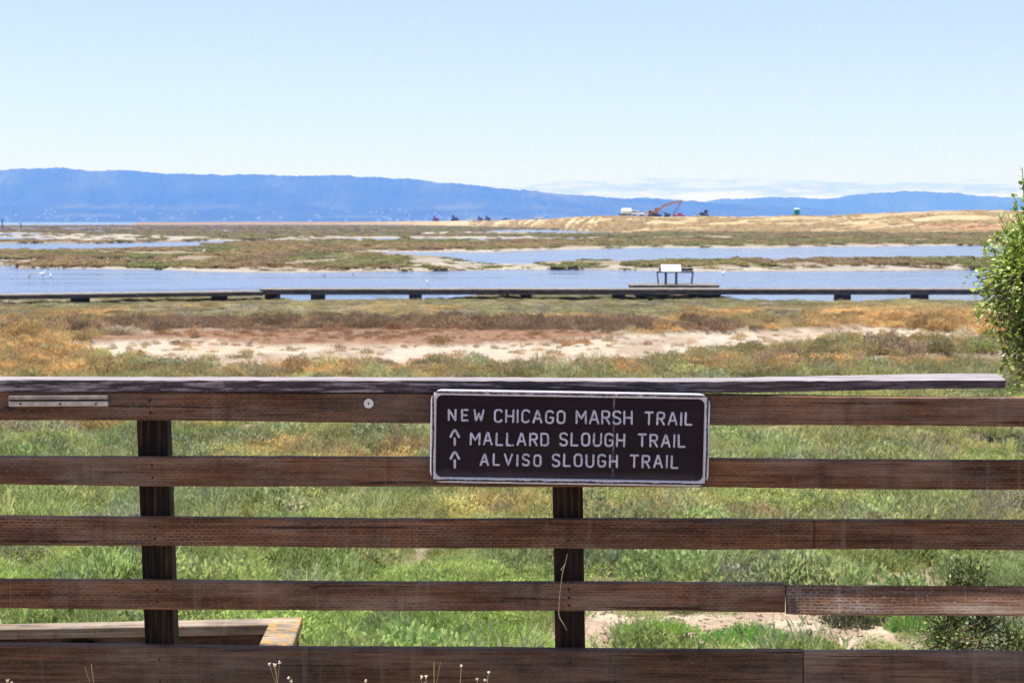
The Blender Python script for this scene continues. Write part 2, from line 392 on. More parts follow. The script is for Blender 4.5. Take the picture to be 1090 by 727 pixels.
def veg_tint(x, y, r):
    """kind of plant growing at a spot: returns colour"""
    u, v = r['u'], r['v']
    a = fbm(x/2.2, y/3.4, 21, 4); b = fbm(x/.9, y/1.4, 41, 3); c = fbm(x/7, y/10, 61, 3)
    near = lerp(np.broadcast_to(GREEN, x.shape+(3,)), YEL, sm(.36, .70, a)*.8)
    near = lerp(near, BRIGHT, sm(585, 650, v)*sm(.3, .55, c)*.85)
    near = lerp(near, GREEN, sm(.6, .75, c)*.35)
    near = lerp(near, BLUEG, sm(.6, .75, b)*.5)
    near = lerp(near, OLIVE, sm(440, 405, v)*.5)
    near = lerp(near, ORANGE, sm(.62, .76, fbm(x/1.7+5, y/2.6, 81, 3))*sm(620, 560, v)*(.3+.35*sm(640, 400, u)))
    near = lerp(near, GREY, sm(.66, .78, fbm(x/1.1+9, y/1.4, 91, 3))*.8)
    mid = lerp(np.broadcast_to(OLIVE, x.shape+(3,)), ORANGE, np.clip(sm(.42, .68, a)*sm(321, 340, v)+sm(338, 348, v)*.35, 0, 1))
    mid = lerp(mid, C(.22, .225, .115), sm(.55, .7, c)*sm(345, 325, v)*.7)
    mid = lerp(mid, GREY, sm(.6, .75, b)*.6)
    mid = lerp(mid, ORANGE, sm(130, 60, u)*sm(346, 365, v)*.8)
    mid = lerp(mid, ORANGE*1.05, sm(820, 900, u)*sm(326, 338, v)*sm(368, 360, v)*.75)
    mid = lerp(mid, C(.38, .32, .15), sm(650, 720, u)*sm(366, 374, v)*(1-sm(.55, .7, a)))
    mid = lerp(mid, BROWN, r['dark']*.85)
    mid = lerp(mid, RUST, r['red']*.8)
    t = lerp(mid, near, sm(392, 425, v))
    fa = fbm(x/18, y/40, 101, 4); fb = fbm(x/6, y/22, 121, 4)
    far = lerp(np.broadcast_to(C(.26, .23, .10), x.shape+(3,)), C(.34, .24, .12), sm(.42, .66, fa))
    far = lerp(far, C(.22, .22, .085), sm(.5, .68, fb))
    far = lerp(far, C(.28, .17, .11), sm(.62, .75, fbm(x/9, y/30, 131, 3))*.7)
    far = far*C(.86, .9, .86); far = lerp(far, C(.23, .18, .10), sm(256, 243, v)*sm(420, 200, u)*.6)
    return lerp(far, t, sm(285, 305, v))

# ground height
def bank(x, y): return 1.42*(1-sm(5.45, 9.5, y+.5*(fbm(x/1.5, y/1.5, 5, 3)-.5)))
def land_z(x, y, r):
    z = .05+.10*fbm(x/2.5, y/2.5, 7, 4)*sm(9, 14, y)+.05*(fbm(x/.5, y/.5, 8, 3)-.5)
    z = z+sm(90, 300, y)*.05*fbm(x/15, y/25, 12, 3)
    z = z-.10*(r['mud'] | r['sand'])
    z = z + bank(x, y)
    return np.where(r['water'], -.45, z)
WZ = -.06

# ---- ground sheet
vrow = np.concatenate([np.linspace(236.3, 250, 120), np.linspace(250.08, 325, 640), np.linspace(325.3, 720, 460), np.geomspace(723, 3600, 120)])
Yr = np.array([on_z(545, v, 0).y for v in vrow])[::-1]
Yr = Yr[(Yr > 1.6) & (Yr < 9000)]
Yr = np.concatenate([[-60, -30, -14, -7, -3, -1, 0, .8], Yr, [9400]])
NC = 520
s_ = np.linspace(-1, 1, NC); s_ = s_*(.55+.45*s_**2)/1.0
half = np.maximum(.47*np.abs(Yr), 0)+np.where(Yr < 30, 9, 14)
X = half[:, None]*s_[None, :]; Yg = np.repeat(Yr[:, None], NC, 1)
R = layout(X, Yg)
Z = land_z(X, Yg, R)
Z[Yr > 1700] = -.45
veg = veg_tint(X, Yg, R)
gcol = veg*.10+.62*C(.30, .235, .17)
gcol = gcol*(1-.3*sm(300, 420, Yg))[..., None]  # far soil darkened in place of the shadows a flat sheet lacks
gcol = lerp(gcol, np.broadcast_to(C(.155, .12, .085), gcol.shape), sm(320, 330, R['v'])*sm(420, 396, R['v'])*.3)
m_ = R['mud'][..., None]; mudv = MUDC*(.75+.5*fbm(X/3, Yg/6, 33, 4)[..., None]); gcol = np.where(m_, mudv, gcol)
sandm = sm(.36, .50, fbm(X/1.0, Yg/2.2, 51, 5))
gcol = np.where(R['red'][..., None], lerp(np.broadcast_to(C(.22, .125, .075), gcol.shape), C(.165, .10, .065), fbm(X/1.2, Yg/2.5, 53, 4)), gcol)
gcol = np.where((R['sand'])[..., None], lerp(lerp(np.broadcast_to(SANDC, gcol.shape), C(.37, .295, .22), sm(.45, .7, fbm(X/1.8, Yg/4, 57, 4))), C(.27, .205, .155), (1-sandm)*.8), gcol)
gcol = np.where(R['dirt'][..., None], lerp(np.broadcast_to(DIRTC*.8, gcol.shape), C(.42, .34, .26), sm(.45, .65, fbm(X/.4, Yg/.4, 59, 4))), gcol)
# mud under water and trail soil where the camera stands
gcol = np.where(R['water'][..., None], C(.13, .11, .085), gcol)
tr = 1-sm(5.2, 6.6, Yg)
gcol = lerp(gcol, np.broadcast_to(C(.34, .27, .2), gcol.shape), tr)

N = NT('marsh_soil'); at = N.n('ShaderNodeAttribute', attribute_name='soil'); c = N.obj()
na = N.noise(c, 2.3, 8, .68); nb = N.noise(c, 24, 5, .65)
col = N.mix(1.0, at.outputs['Color'], N.ramp(na, [(.25, .62), (.5, 1.), (.75, 1.3)]), 'MULTIPLY')
col = N.mix(1.0, col, N.ramp(nb, [(.25, .68), (.5, 1.), (.75, 1.22)]), 'MULTIPLY')
hh = N.math('ADD', N.math('MULTIPLY', na, .7), N.math('MULTIPLY', nb, .3))
N.principled(col, .92, .15, hh, .8, .12)
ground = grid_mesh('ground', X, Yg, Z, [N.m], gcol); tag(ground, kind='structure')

# ---- water sheet
N = NT('marsh_water'); c = N.obj()
w1 = N.noise(N.mapping(c, (1, 1.6, 1)), 2.2, 4, .6); w2 = N.noise(N.mapping(c, (1, 1.8, 1)), .35, 3, .5)
hgt = N.math('ADD', w1, N.math('MULTIPLY', w2, 1.2))
wc = N.ramp(N.noise(N.mapping(c, (1, .35, 1)), .045, 4, .6), [(.35, (.075, .125, .24)), (.65, (.12, .16, .26))])
strk = N.noise(N.mapping(c, (.35, 1.6, 1)), .16, 5, .65)
wc = N.mix(N.ramp(strk, [(.42, 0.), (.6, .4)]), wc, (.16, .17, .25))
p = N.principled(wc, N.ramp(strk, [(.4, .06), (.62, .3)]), .5, hgt, .75, .13)
p.inputs['IOR'].default_value = 1.33
bm = bmesh.new()
for q in [(-8800, -70), (8800, -70), (8800, 14800), (-8800, 14800)]: bm.verts.new((q[0], q[1], WZ))
bm.faces.new(bm.verts[:])
water = build('water', bm, N.m); tag(water, kind='structure')

# ---- hills
def hills(name, prof, D, depth, col, seed):
    us = np.linspace(prof[0][0], prof[-1][0], 1100); tops = np.interp(us, [p[0] for p in prof], [p[1] for p in prof])
    tops = tops+(fbm(us/16, us*0, seed, 5)-.5)*3.6+(fbm(us/3.2, us*0, seed+50, 3)-.5)*1.5
    rows = np.linspace(-1, 1.2, 70)
    U, Rr = np.meshgrid(us, rows)
    crest = CAMZ+(HOR-tops)/F*D
    spur = fbm(U/38+Rr*.6, Rr*1.6, seed+3, 5); sp2 = fbm(U/10-Rr*.8, Rr*3, seed+8, 5)
    prof_ = np.where(Rr < 0, np.clip(1+Rr, 0, 1)**1.15, np.clip(1-Rr**2*.5, 0, 1))
    fall = np.where(Rr < 0, 1-.62*np.clip(-Rr*3, 0, 1)*(1-spur)-.22*np.clip(-Rr*4, 0, 1)*sp2, 1)
    Zz = crest[None, :]*prof_*fall-1.0*(Rr < -.98)
    Yh = D+Rr*depth; Xh = (U-CX)/F*D*(1+Rr*.02)
    o = grid_mesh(name, Xh, Yh, np.maximum(Zz, -.4), [col]); tag(o, kind='structure'); return o, us, crest
N = NT('hill_forest'); c = N.obj()
nn = N.noise(c, .0022, 6, .6)
hc = N.ramp(nn, [(.35, (.006, .014, .011)), (.52, (.018, .03, .02)), (.68, (.07, .072, .05))])  # colour contrast widened so lit and shaded folds show
N.principled(hc, 1.0, .0); HM = N.m
P1 = [(-700, 190), (-300, 184), (-200, 182), (0, 181), (30, 179.5), (75, 180), (100, 183), (130, 182), (160, 184.5), (200, 186), (300, 187), (370, 187.5), (400, 189), (450, 192.5), (500, 197.5), (560, 203), (620, 208), (680, 212), (750, 215), (820, 219), (900, 225), (1000, 233), (1040, 236)]
P2 = [(560, 222), (640, 213), (680, 211), (740, 214.5), (780, 211.5), (830, 210), (880, 211), (905, 208), (960, 203.5), (1000, 206), (1060, 209), (1100, 211), (1300, 214), (1700, 224)]
hill1, hus, hcr = hills('hills', P1, 11000, 1800, HM, 5)
hill2, hus2, hcr2 = hills('hills', P2, 14000, 800, HM, 15)

# pale houses sprinkled over the lower slopes
bm = bmesh.new(); rr = random.Random(3)
for k in range(130):
    u = rr.choice([rr.gauss(60, 45), rr.gauss(190, 40), rr.gauss(420, 40), rr.gauss(460, 60), rr.uniform(0, 700), rr.gauss(800, 30)])
    if u < 740: D, cr, us_, dp = 11000, hcr, hus, 1800
    else: D, cr, us_, dp = 14000, hcr2, hus2, 800
    frac = abs(rr.gauss(.06, .14))
    if u > 740: frac = rr.uniform(.15, .6)
    y = D-dp*(1-frac); x = (u-CX)/F*D
    zt = float(np.interp(u, us_, cr))*frac
    w = rr.uniform(7, 24); hh_ = rr.uniform(3, 7)
    box(bm, (x, y-120, max(zt*.75, 2)+hh_*.5+4), (w, 12, hh_+8))
o = build('distant_houses', bm, flat('pale_house_wall', (.5, .49, .47), .8)); tag(o, kind='stuff')

# ---- haze
ZTOP = 420.0
bm = bmesh.new(); box(bm, (0, 7450, (ZTOP-1.6)/2), (18200, 15100, ZTOP+1.6))
N = NT('haze'); pv = N.n('ShaderNodeVolumePrincipled')
pv.inputs['Color'].default_value = (.10, .235, 1.0, 1); pv.inputs['Absorption Color'].default_value = (1, 1, 1, 1)
pv.inputs['Density'].default_value = 1.75e-4; pv.inputs['Anisotropy'].default_value = 0
N.t.links.new(pv.outputs[0], N.out.inputs['Volume'])
hz = build('haze', bm, N.m); tag(hz, kind='stuff'); hz.display_type = 'WIRE'

# ---- earth berm / far levee
bu = np.array([-400, 138, 146, 300, 420, 520, 580, 610, 640, 700, 880, 910, 940, 1000, 1065, 1200, 1500.])
bD = np.array([1600, 1510, 1500, 1350, 1250, 900, 700, 610, 540, 520, 505, 500, 495, 490, 485, 480, 480.])
bt = np.array([241.4, 240.6, 236.6, 236., 235.6, 234.6, 233, 231, 229.5, 230.3, 230, 228.5, 226, 223.8, 223.2, 223.5, 224.])
def berm_D(u): return np.interp(u, bu, bD)
def berm_top(u): return CAMZ+(HOR-np.interp(u, bu, bt))/F*berm_D(u)
us = np.linspace(-400, 1500, 760); rows = np.concatenate([np.linspace(-1, 0, 36), np.linspace(.05, 1.6, 26)])
U, Rr = np.meshgrid(us, rows); Dc = berm_D(U); wd = np.interp(U, [145, 520, 640, 900, 1100], [30, 45, 55, 70, 80])
Yb = Dc+np.where(Rr < 0, Rr*wd, Rr*60); Xb = (U-CX)/F*Yb
nz = fbm(Xb/9, Yb/9, 71, 5)
Zb = berm_top(U)*np.where(Rr < 0, (1-(-Rr)**1.5), 1.)+(nz-.5)*.9*sm(-1, -.7, Rr)*sm(300, 640, U)-.3
Zb = np.where(Rr < -.97, -.6, Zb)
Zb = np.where(Rr > 1.5, -1.0, Zb)
bc = lerp(np.broadcast_to(C(.37, .295, .17), U.shape+(3,)), C(.29, .215, .12), sm(.35, .65, fbm(Xb/14, Yb/5, 73, 4)))
bc = lerp(bc, C(.42, .345, .215), sm(.55, .72, fbm(Xb/22, Yb/8, 77, 4)))
redz = sm(-.55, -.75, Rr+.25*(nz-.5))*np.clip(sm(770, 785, U)*sm(850, 838, U)+sm(975, 1000, U)+.35*sm(600, 660, U)*sm(.45, .6, fbm(Xb/10, Yb/10, 79, 3)), 0, 1)*sm(-1.02, -.9, Rr)
bc = lerp(bc, C(.32, .15, .08), redz*sm(.3, .55, fbm(Xb/4, Yb/3, 83, 4)))
bc = lerp(bc, C(.44, .38, .30), sm(.8, 1., 1-np.abs(Rr+.45+(U-900)/60*.4)/.12)*sm(870, 880, U)*sm(925, 915, U)*.9)
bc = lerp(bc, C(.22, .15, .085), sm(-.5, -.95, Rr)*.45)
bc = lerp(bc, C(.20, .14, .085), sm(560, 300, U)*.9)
N = NT('dry_earth'); at = N.n('ShaderNodeAttribute', attribute_name='soil'); c = N.obj()
na = N.noise(N.mapping(c, (1, 1, 2)), .35, 8, .7)
col = N.mix(1.0, at.outputs['Color'], N.ramp(na, [(.25, .65), (.5, 1.), (.75, 1.25)]), 'MULTIPLY')
N.principled(col, .95, .1, na, .8, .8)
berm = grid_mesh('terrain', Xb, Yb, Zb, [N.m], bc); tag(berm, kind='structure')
def berm_at(u, back=0.0):
    D = float(berm_D(u)); y = D+6+back; x = (u-CX)/F*y
    k = float(np.interp(u, bu, bt)); nzv = float(fbm(np.array([x/9]), np.array([y/9]), 71, 5)[0])
    z = float(berm_top(u))+(nzv-.5)*.9*float(sm(300, 640, u))-.3
    return Vector((x, y, z+.02))

# ================================================================== ground cover plants
def leafy_mat(name, trans=.48, sat=1.0):
    N = NT(name); a = N.n('ShaderNodeAttribute', attribute_name='tint', attribute_type='INSTANCER')
    g = N.n('ShaderNodeNewGeometry'); rnd = g.outputs['Random Per Island']
    k = N.ramp(rnd, [(0., .62), (.5, 1.), (1., 1.45)])
    col = N.mix(1.0, a.outputs['Color'], k, 'MULTIPLY')
    col = N.mix(N.ramp(rnd, [(.8, 0.), (.97, .35)]), col, (.32, .24, .11))
    d = N.n('ShaderNodeBsdfPrincipled'); N.set(d.inputs['Base Color'], col); d.inputs['Roughness'].default_value = .65; d.inputs['Specular IOR Level'].default_value = .25
    t = N.n('ShaderNodeBsdfTranslucent'); N.set(t.inputs[0], col)
    mx = N.n('ShaderNodeMixShader'); mx.inputs[0].default_value = trans
    N.t.links.new(d.outputs[0], mx.inputs[1]); N.t.links.new(t.outputs[0], mx.inputs[2]); N.t.links.new(mx.outputs[0], N.out.inputs[0])
    return N.m
PM = leafy_mat('marsh_plant_leaf')
def mesh_from(name, V, Fc, mat):
    me = bpy.data.meshes.new(name); me.from_pydata(V, [], Fc); me.update(); me.materials.append(mat); return me
def tuft(seed, n, h, rad, w, lean=.5, branch=True):
    """upright spray of thin succulent stems with side shoots"""
    r = random.Random(seed); V = []; Fc = []
    def blade(p, d, ln, w0):
        side = Vector((r.uniform(-1, 1), r.uniform(-1, 1), r.uniform(-.2, .2))).cross(d)
        side = side.normalized() if side.length > 1e-4 else Vector((1, 0, 0))
        b = len(V); m = p+d*ln*.55+Vector((r.uniform(-1, 1), r.uniform(-1, 1), 0))*ln*.07
        e = p+d*ln+Vector((r.uniform(-1, 1), r.uniform(-1, 1), -.3))*ln*.12
        V.extend([tuple(p-side*w0*.5), tuple(p+side*w0*.5), tuple(m+side*w0*.55), tuple(m-side*w0*.55), tuple(e)])
        Fc.append((b, b+1, b+2, b+3)); Fc.append((b+3, b+2, b+4))
        return m, e
    for i in range(n):
        a = r.uniform(0, 6.283); q = math.sqrt(r.random())*rad
        p = Vector((math.cos(a)*q, math.sin(a)*q, -.02))
        tilt = lean*(q/rad)*r.uniform(.4, 1.3)
        d = Vector((math.cos(a)*tilt+r.uniform(-.18, .18), math.sin(a)*tilt+r.uniform(-.18, .18), 1)).normalized()
        ln = h*r.uniform(.5, 1.0)*(1-.35*(q/rad)**2)
        m, e = blade(p, d, ln, w)
        if branch:
            for k in range(3):
                t = r.uniform(.3, .9); bp = p+d*ln*t; b2 = r.uniform(0, 6.283)
                blade(bp, (d*.7+Vector((math.cos(b2), math.sin(b2), .3))*.6).normalized(), ln*r.uniform(.2, .38), w*.85)
    return mesh_from('marsh_plant', V, Fc, PM)
def mound(seed, n, rad, h, s):
    """dense low mound of leaf clumps"""
    r = random.Random(seed); V = []; Fc = []
    lob = [(r.uniform(-.6, .6)*rad, r.uniform(-.6, .6)*rad, r.uniform(.35, .6)*rad, r.uniform(.55, 1)*h) for _ in range(6)]
    for i in range(n):
        lx, ly, lr, lh = r.choice(lob); a = r.uniform(0, 6.283); el_ = r.random()
        q = math.sqrt(1-el_*el_)*lr*r.uniform(.75, 1.08)
        p = Vector((lx+math.cos(a)*q, ly+math.sin(a)*q, el_*lh*r.uniform(.8, 1.08)))
        d = Vector((math.cos(a)*.7+r.uniform(-.6, .6), math.sin(a)*.7+r.uniform(-.6, .6), .4+el_+r.uniform(-.3, .5))).normalized()
        sd = d.orthogonal().normalized()*s*r.uniform(.3, .55)
        b = len(V); ln = s*r.uniform(.8, 1.6)
        V.extend([tuple(p-sd), tuple(p+sd), tuple(p+d*ln+sd*.4), tuple(p+d*ln-sd*.4)]); Fc.append((b, b+1, b+2, b+3))
    return mesh_from('marsh_plant', V, Fc, PM)
PLANTS = bpy.data.collections.new('marsh_plants')
protos = [tuft(1, 110, .20, .16, .0048), tuft(2, 120, .16, .19, .005, .9), tuft(3, 60, .28, .13, .0045, .45), tuft(4, 130, .13, .2, .005, 1.1),
          mound(5, 900, .22, .17, .016), mound(6, 900, .26, .14, .018),
          tuft(7, 60, .4, .3, .03, .9, True), mound(8, 170, .5, .34, .13), mound(9, 190, .6, .28, .15)]
for i, me in enumerate(protos):
    o = bpy.data.objects.new(f'marsh_plant.{i:03d}', me); PLANTS.objects.link(o)

def scatter(name, pts, kind, scl, tint):
    n = len(pts); me = bpy.data.meshes.new(name)
    me.vertices.add(n); me.vertices.foreach_set('co', pts.astype(np.float32).ravel()); me.update()
    rot = np.zeros((n, 3)); rot[:, 2] = RNG.uniform(0, 6.283, n); rot[:, :2] = RNG.normal(0, .09, (n, 2))
    a = me.attributes.new('rot', 'FLOAT_VECTOR', 'POINT'); a.data.foreach_set('vector', rot.astype(np.float32).ravel())
    a = me.attributes.new('scl', 'FLOAT_VECTOR', 'POINT'); a.data.foreach_set('vector', scl.astype(np.float32).ravel())
    a = me.attributes.new('pick', 'INT', 'POINT'); a.data.foreach_set('value', kind.astype(np.int32))
    a = me.attributes.new('tint', 'FLOAT_COLOR', 'POINT'); a.data.foreach_set('color', np.concatenate([tint, np.ones((n, 1))], 1).astype(np.float32).ravel())
    me.materials.append(PM)
    o = bpy.data.objects.new(name, me); link(o)
    g = bpy.data.node_groups.new(name, 'GeometryNodeTree')
    g.interface.new_socket('Geometry', in_out='INPUT', socket_type='NodeSocketGeometry'); g.interface.new_socket('Geometry', in_out='OUTPUT', socket_type='NodeSocketGeometry')
    gi, go = g.nodes.new('NodeGroupInput'), g.nodes.new('NodeGroupOutput')
    ip = g.nodes.new('GeometryNodeInstanceOnPoints'); ci = g.nodes.new('GeometryNodeCollectionInfo')
    ci.inputs['Collection'].default_value = PLANTS; ci.inputs['Separate Children'].default_value = True; ci.inputs['Reset Children'].default_value = True
    def attr(nm, ty):
        nd = g.nodes.new('GeometryNodeInputNamedAttribute'); nd.data_type = ty; nd.inputs[0].default_value = nm; return nd.outputs[0]
    lk = g.links.new
    lk(gi.outputs[0], ip.inputs['Points']); lk(ci.outputs[0], ip.inputs['Instance']); ip.inputs['Pick Instance'].default_value = True
    lk(attr('pick', 'INT'), ip.inputs['Instance Index'])
    e = g.nodes.new('FunctionNodeEulerToRotation'); lk(attr('rot', 'FLOAT_VECTOR'), e.inputs[0]); lk(e.outputs[0], ip.inputs['Rotation'])
    lk(attr('scl', 'FLOAT_VECTOR'), ip.inputs['Scale']); lk(ip.outputs[0], go.inputs[0])
    md = o.modifiers.new('plants', 'NODES'); md.node_group = g
    tag(o, kind='stuff'); return o

def sample(y0, y1, dens, marg=1.5, slope=.34):
    A = slope*(y1**2-y0**2)+2*marg*(y1-y0); n = int(A*dens)
    y = y0+(y1-y0)*RNG.random(n*2); w = slope*y+marg
    k = RNG.random(n*2) < w/(slope*y1+marg); y = y[k]; x = (RNG.random(len(y))*2-1)*(slope*y+marg)
    return x, y
def meadow(y0, y1, dens, near):
    x, y = sample(y0, y1, dens)
    r = layout(x, y); t = veg_tint(x, y, r)
    pr = np.ones(len(x))
    gap = fbm(x/.8+3, y/1.1, 141, 4)
    pr = pr*np.maximum(sm(.33, .44, gap), .12)
    pr = np.where(r['sand'], (.05+.22*sm(.54, .70, gap)), pr); pr = np.where(r['red'], .28, pr); pr = np.where(r['dirt'], .02+.10*sm(.6, .7, gap), pr)
    pr = np.where(r['dark'], pr*.6, pr); pr = np.where(r['water'], 0, pr)
    pr = np.where((y < 13.4) & (y > 11) & (r['u0'] > 640) & (r['u0'] < 1000), pr*.3, pr)
    k = RNG.random(len(x)) < pr
    x, y, t = x[k], y[k], t[k]; r = {q: v[k] for q, v in r.items()}
    z = land_z(x, y, r); n = len(x)
    kind = RNG.choice(6, n, p=[.22, .20, .10, .16, .17, .15])
    orange = t[:, 0] > t[:, 1]*1.5
    kind = np.where(r['sand'] | r['red'], RNG.choice([0, 1, 3], n), kind)
    kind = np.where(orange & ~(r['sand'] | r['red']) & (RNG.random(n) < .7), RNG.choice([1, 3, 4, 5], n), kind)
    cl = vnoise(x/.55, y/.7, 171); c2 = vnoise(x/.42+40, y/.6, 181)
    s = .92*RNG.uniform(.75, 1.3, n)*(.55+.75*fbm(x/2, y/3, 151, 3))*(.55+1.05*cl)
    t = t*(.55+.72*c2)[:, None]
    s = np.where(r['sand'] | r['red'], s*.5, s)
    if not near: s = s*1.3
    scl = np.stack([s, s, s*RNG.uniform(.8, 1.25, n)*(1-.72*sm(44, 58, y))], 1)
    t = t*RNG.uniform(.75, 1.25, (n, 1))
    return np.stack([x, y, z], 1), kind, scl, t
def clumps(y0, y1, dens):
    x, y = sample(y0, y1, dens); r = layout(x, y); t = veg_tint(x, y, r)
    pr = np.where(r['sand'] | r['water'], 0, np.where(r['red'], .1, np.where(r['dirt'], .12, sm(.25, .5, fbm(x/3, y/4, 211, 3)))))
    k = RNG.random(len(x)) < pr; x, y, t = x[k], y[k], t[k]; r = {q: v[k] for q, v in r.items()}; n = len(x)
    pal = np.array([[.42, .47, .24], [.36, .42, .24], [.50, .53, .22], [.38, .33, .29], [.47, .30, .19], [.33, .46, .17], [.30, .36, .23]])
    pick = RNG.choice(7, n, p=[.26, .18, .18, .11, .07, .14, .06]); t = lerp(t, pal[pick], np.full(n, .65)*sm(44, 34, y))
    kind = np.where(pick == 3, RNG.choice([2, 3], n), RNG.choice([0, 4, 1, 5, 2], n)); s = RNG.uniform(1.15, 2.0, n)*np.where(y > 34, .8, 1)
    scl = np.stack([s, s, s*RNG.uniform(.85, 1.3, n)], 1)
    return np.stack([x, y, land_z(x, y, r)], 1), kind, scl, t*RNG.uniform(.62, 1.1, (n, 1))
parts_ = [clumps(9.5, 22, 2.6), clumps(22, 50, 1.1), meadow(9.5, 20, 42, True), meadow(20, 36, 22, True), meadow(36, 66.5, 11, False)]
scatter('grass', *[np.concatenate([p[i] for p in parts_]) for i in range(4)])
print('meadow plants', sum(len(p[0]) for p in parts_))
def islands(y0, y1, dens, sc):
    x, y = sample(y0, y1, dens, 6, .36)
    r = layout(x, y); gap = fbm(x/5, y/14, 161, 4)
    pr = sm(.34, .46, gap); pr = np.where(r['mud'], .04, pr); pr = np.where(r['water'], 0, pr)
    k = RNG.random(len(x)) < pr; x, y = x[k], y[k]; r = {q: v[k] for q, v in r.items()}
    t = veg_tint(x, y, r); z = land_z(x, y, r); n = len(x)
    kind = RNG.choice([6, 7, 8, 7], n); s = RNG.uniform(.7, 1.3, n)*sc
    scl = np.stack([s*1.3, s*1.3, s*RNG.uniform(.5, 1.2, n)*.30], 1)
    return np.stack([x, y, z], 1), kind, scl, t*RNG.uniform(.75, 1.25, (n, 1))
parts_ = [islands(100, 160, 2.2, .9), islands(160, 260, .8, 1.2), islands(260, 480, .25, 1.6), islands(480, 1250, .045, 2.4)]
scatter('vegetation', *[np.concatenate([p[i] for p in parts_]) for i in range(4)])
print('island plants', sum(len(p[0]) for p in parts_))

xs, us_b, n_b = None, RNG.uniform(500, 1160, 16000), 16000
rb_ = -RNG.random(n_b)**.8*.97+RNG.normal(0, .01, n_b)
Db = berm_D(us_b); wb = np.interp(us_b, [145, 520, 640, 900, 1100], [30, 45, 55, 70, 80]); yb_ = Db+np.minimum(rb_, .15)*wb; xb_ = (us_b-CX)/F*yb_
nzb = fbm(xb_/9, yb_/9, 71, 5); zb_ = berm_top(us_b)*np.where(rb_ < 0, 1-(-np.minimum(rb_, 0))**1.5, 1)+(nzb-.5)*.9*sm(-1, -.7, rb_)*sm(300, 640, us_b)-.35
k = (fbm(xb_/12, yb_/8, 201, 4)+.12*(rb_ < -.6) > .57)
tb_ = lerp(np.broadcast_to(C(.66, .53, .30), (n_b, 3)), C(.46, .34, .17), RNG.random(n_b)); sb_ = RNG.uniform(.7, 1.7, n_b)
scatter('dry_grass', np.stack([xb_, yb_, zb_], 1)[k], RNG.choice([6, 8, 7], n_b)[k], np.stack([sb_*1.1, sb_*1.1, sb_*.5], 1)[k], tb_[k])
bm = bmesh.new(); rr = random.Random(21)
for k in range(420):
    u_, v_ = rr.uniform(640, 1000), rr.uniform(652, 694); p = on_z(u_, v_, .1); rj = layout(np.array([p.x]), np.array([p.y]))
    if rj['water'][0]: continue
    z_ = float(land_z(np.array([p.x]), np.array([p.y]), rj)[0])
    if rr.random() < .55:
        a = rr.uniform(0, 6.28); L_ = rr.uniform(.02, .09); d = Vector((math.cos(a), math.sin(a), rr.uniform(-.1, .3)))*L_
        tube(bm, [Vector((p.x, p.y, z_+.008)), Vector((p.x, p.y, z_+.015))+d*.5+Vector((0, 0, .01)), Vector((p.x, p.y, z_+.008))+d], [.0022, .002, .001], 4)
    else:
        vs = bmesh.ops.create_icosphere(bm, subdivisions=1, radius=rr.uniform(.008, .03))['verts']
        for v in vs: v.co = Vector((p.x+v.co.x*rr.uniform(.8, 1.3), p.y+v.co.y*rr.uniform(.8, 1.3), z_+.004+v.co.z*.6))
o = build('debris', bm, flat('dry_litter', (.27, .20, .145), .9, .1, .5, 9)); tag(o, kind='stuff')

# ================================================================== the railing
FY = 5.0                                             # front face of the rails
def fx(u, v): q = on_y(u, v, FY); return (q.x, q.z)
W_RAIL = [wood(n_, (.045, .017, .009), (.12, .053, .026), (.185, .093, .05), (.21, .165, .14), inc, ga, sd, pt, joints=jt)
          for n_, inc, ga, sd, pt, jt in [
              ('rail_wood', .6, .6, 1.3, None, ()), ('rail_wood', .75, .75, 4.1, None, ()), ('rail_wood', 1.0, .45, 7.7, None, (.905,)),
              ('rail_wood', .6, .75, 11.2, None, ()), ('kick_wood', .25, .5, 15.9, None, ())]]
FB = Vector((0, 5.05, 1.42))
fence = empty('wooden_fence', FB, 'weathered brown wooden rail fence carrying the trail sign, with peeling painted cap', 'fence')
rails = [((-60, 415.6), (1150, 423.6), 31.6), ((-60, 485.2), (1150, 490.8), 31), ((-60, 550), (1150, 556), 31), ((-60, 617.5), (1150, 624), 30.4)]
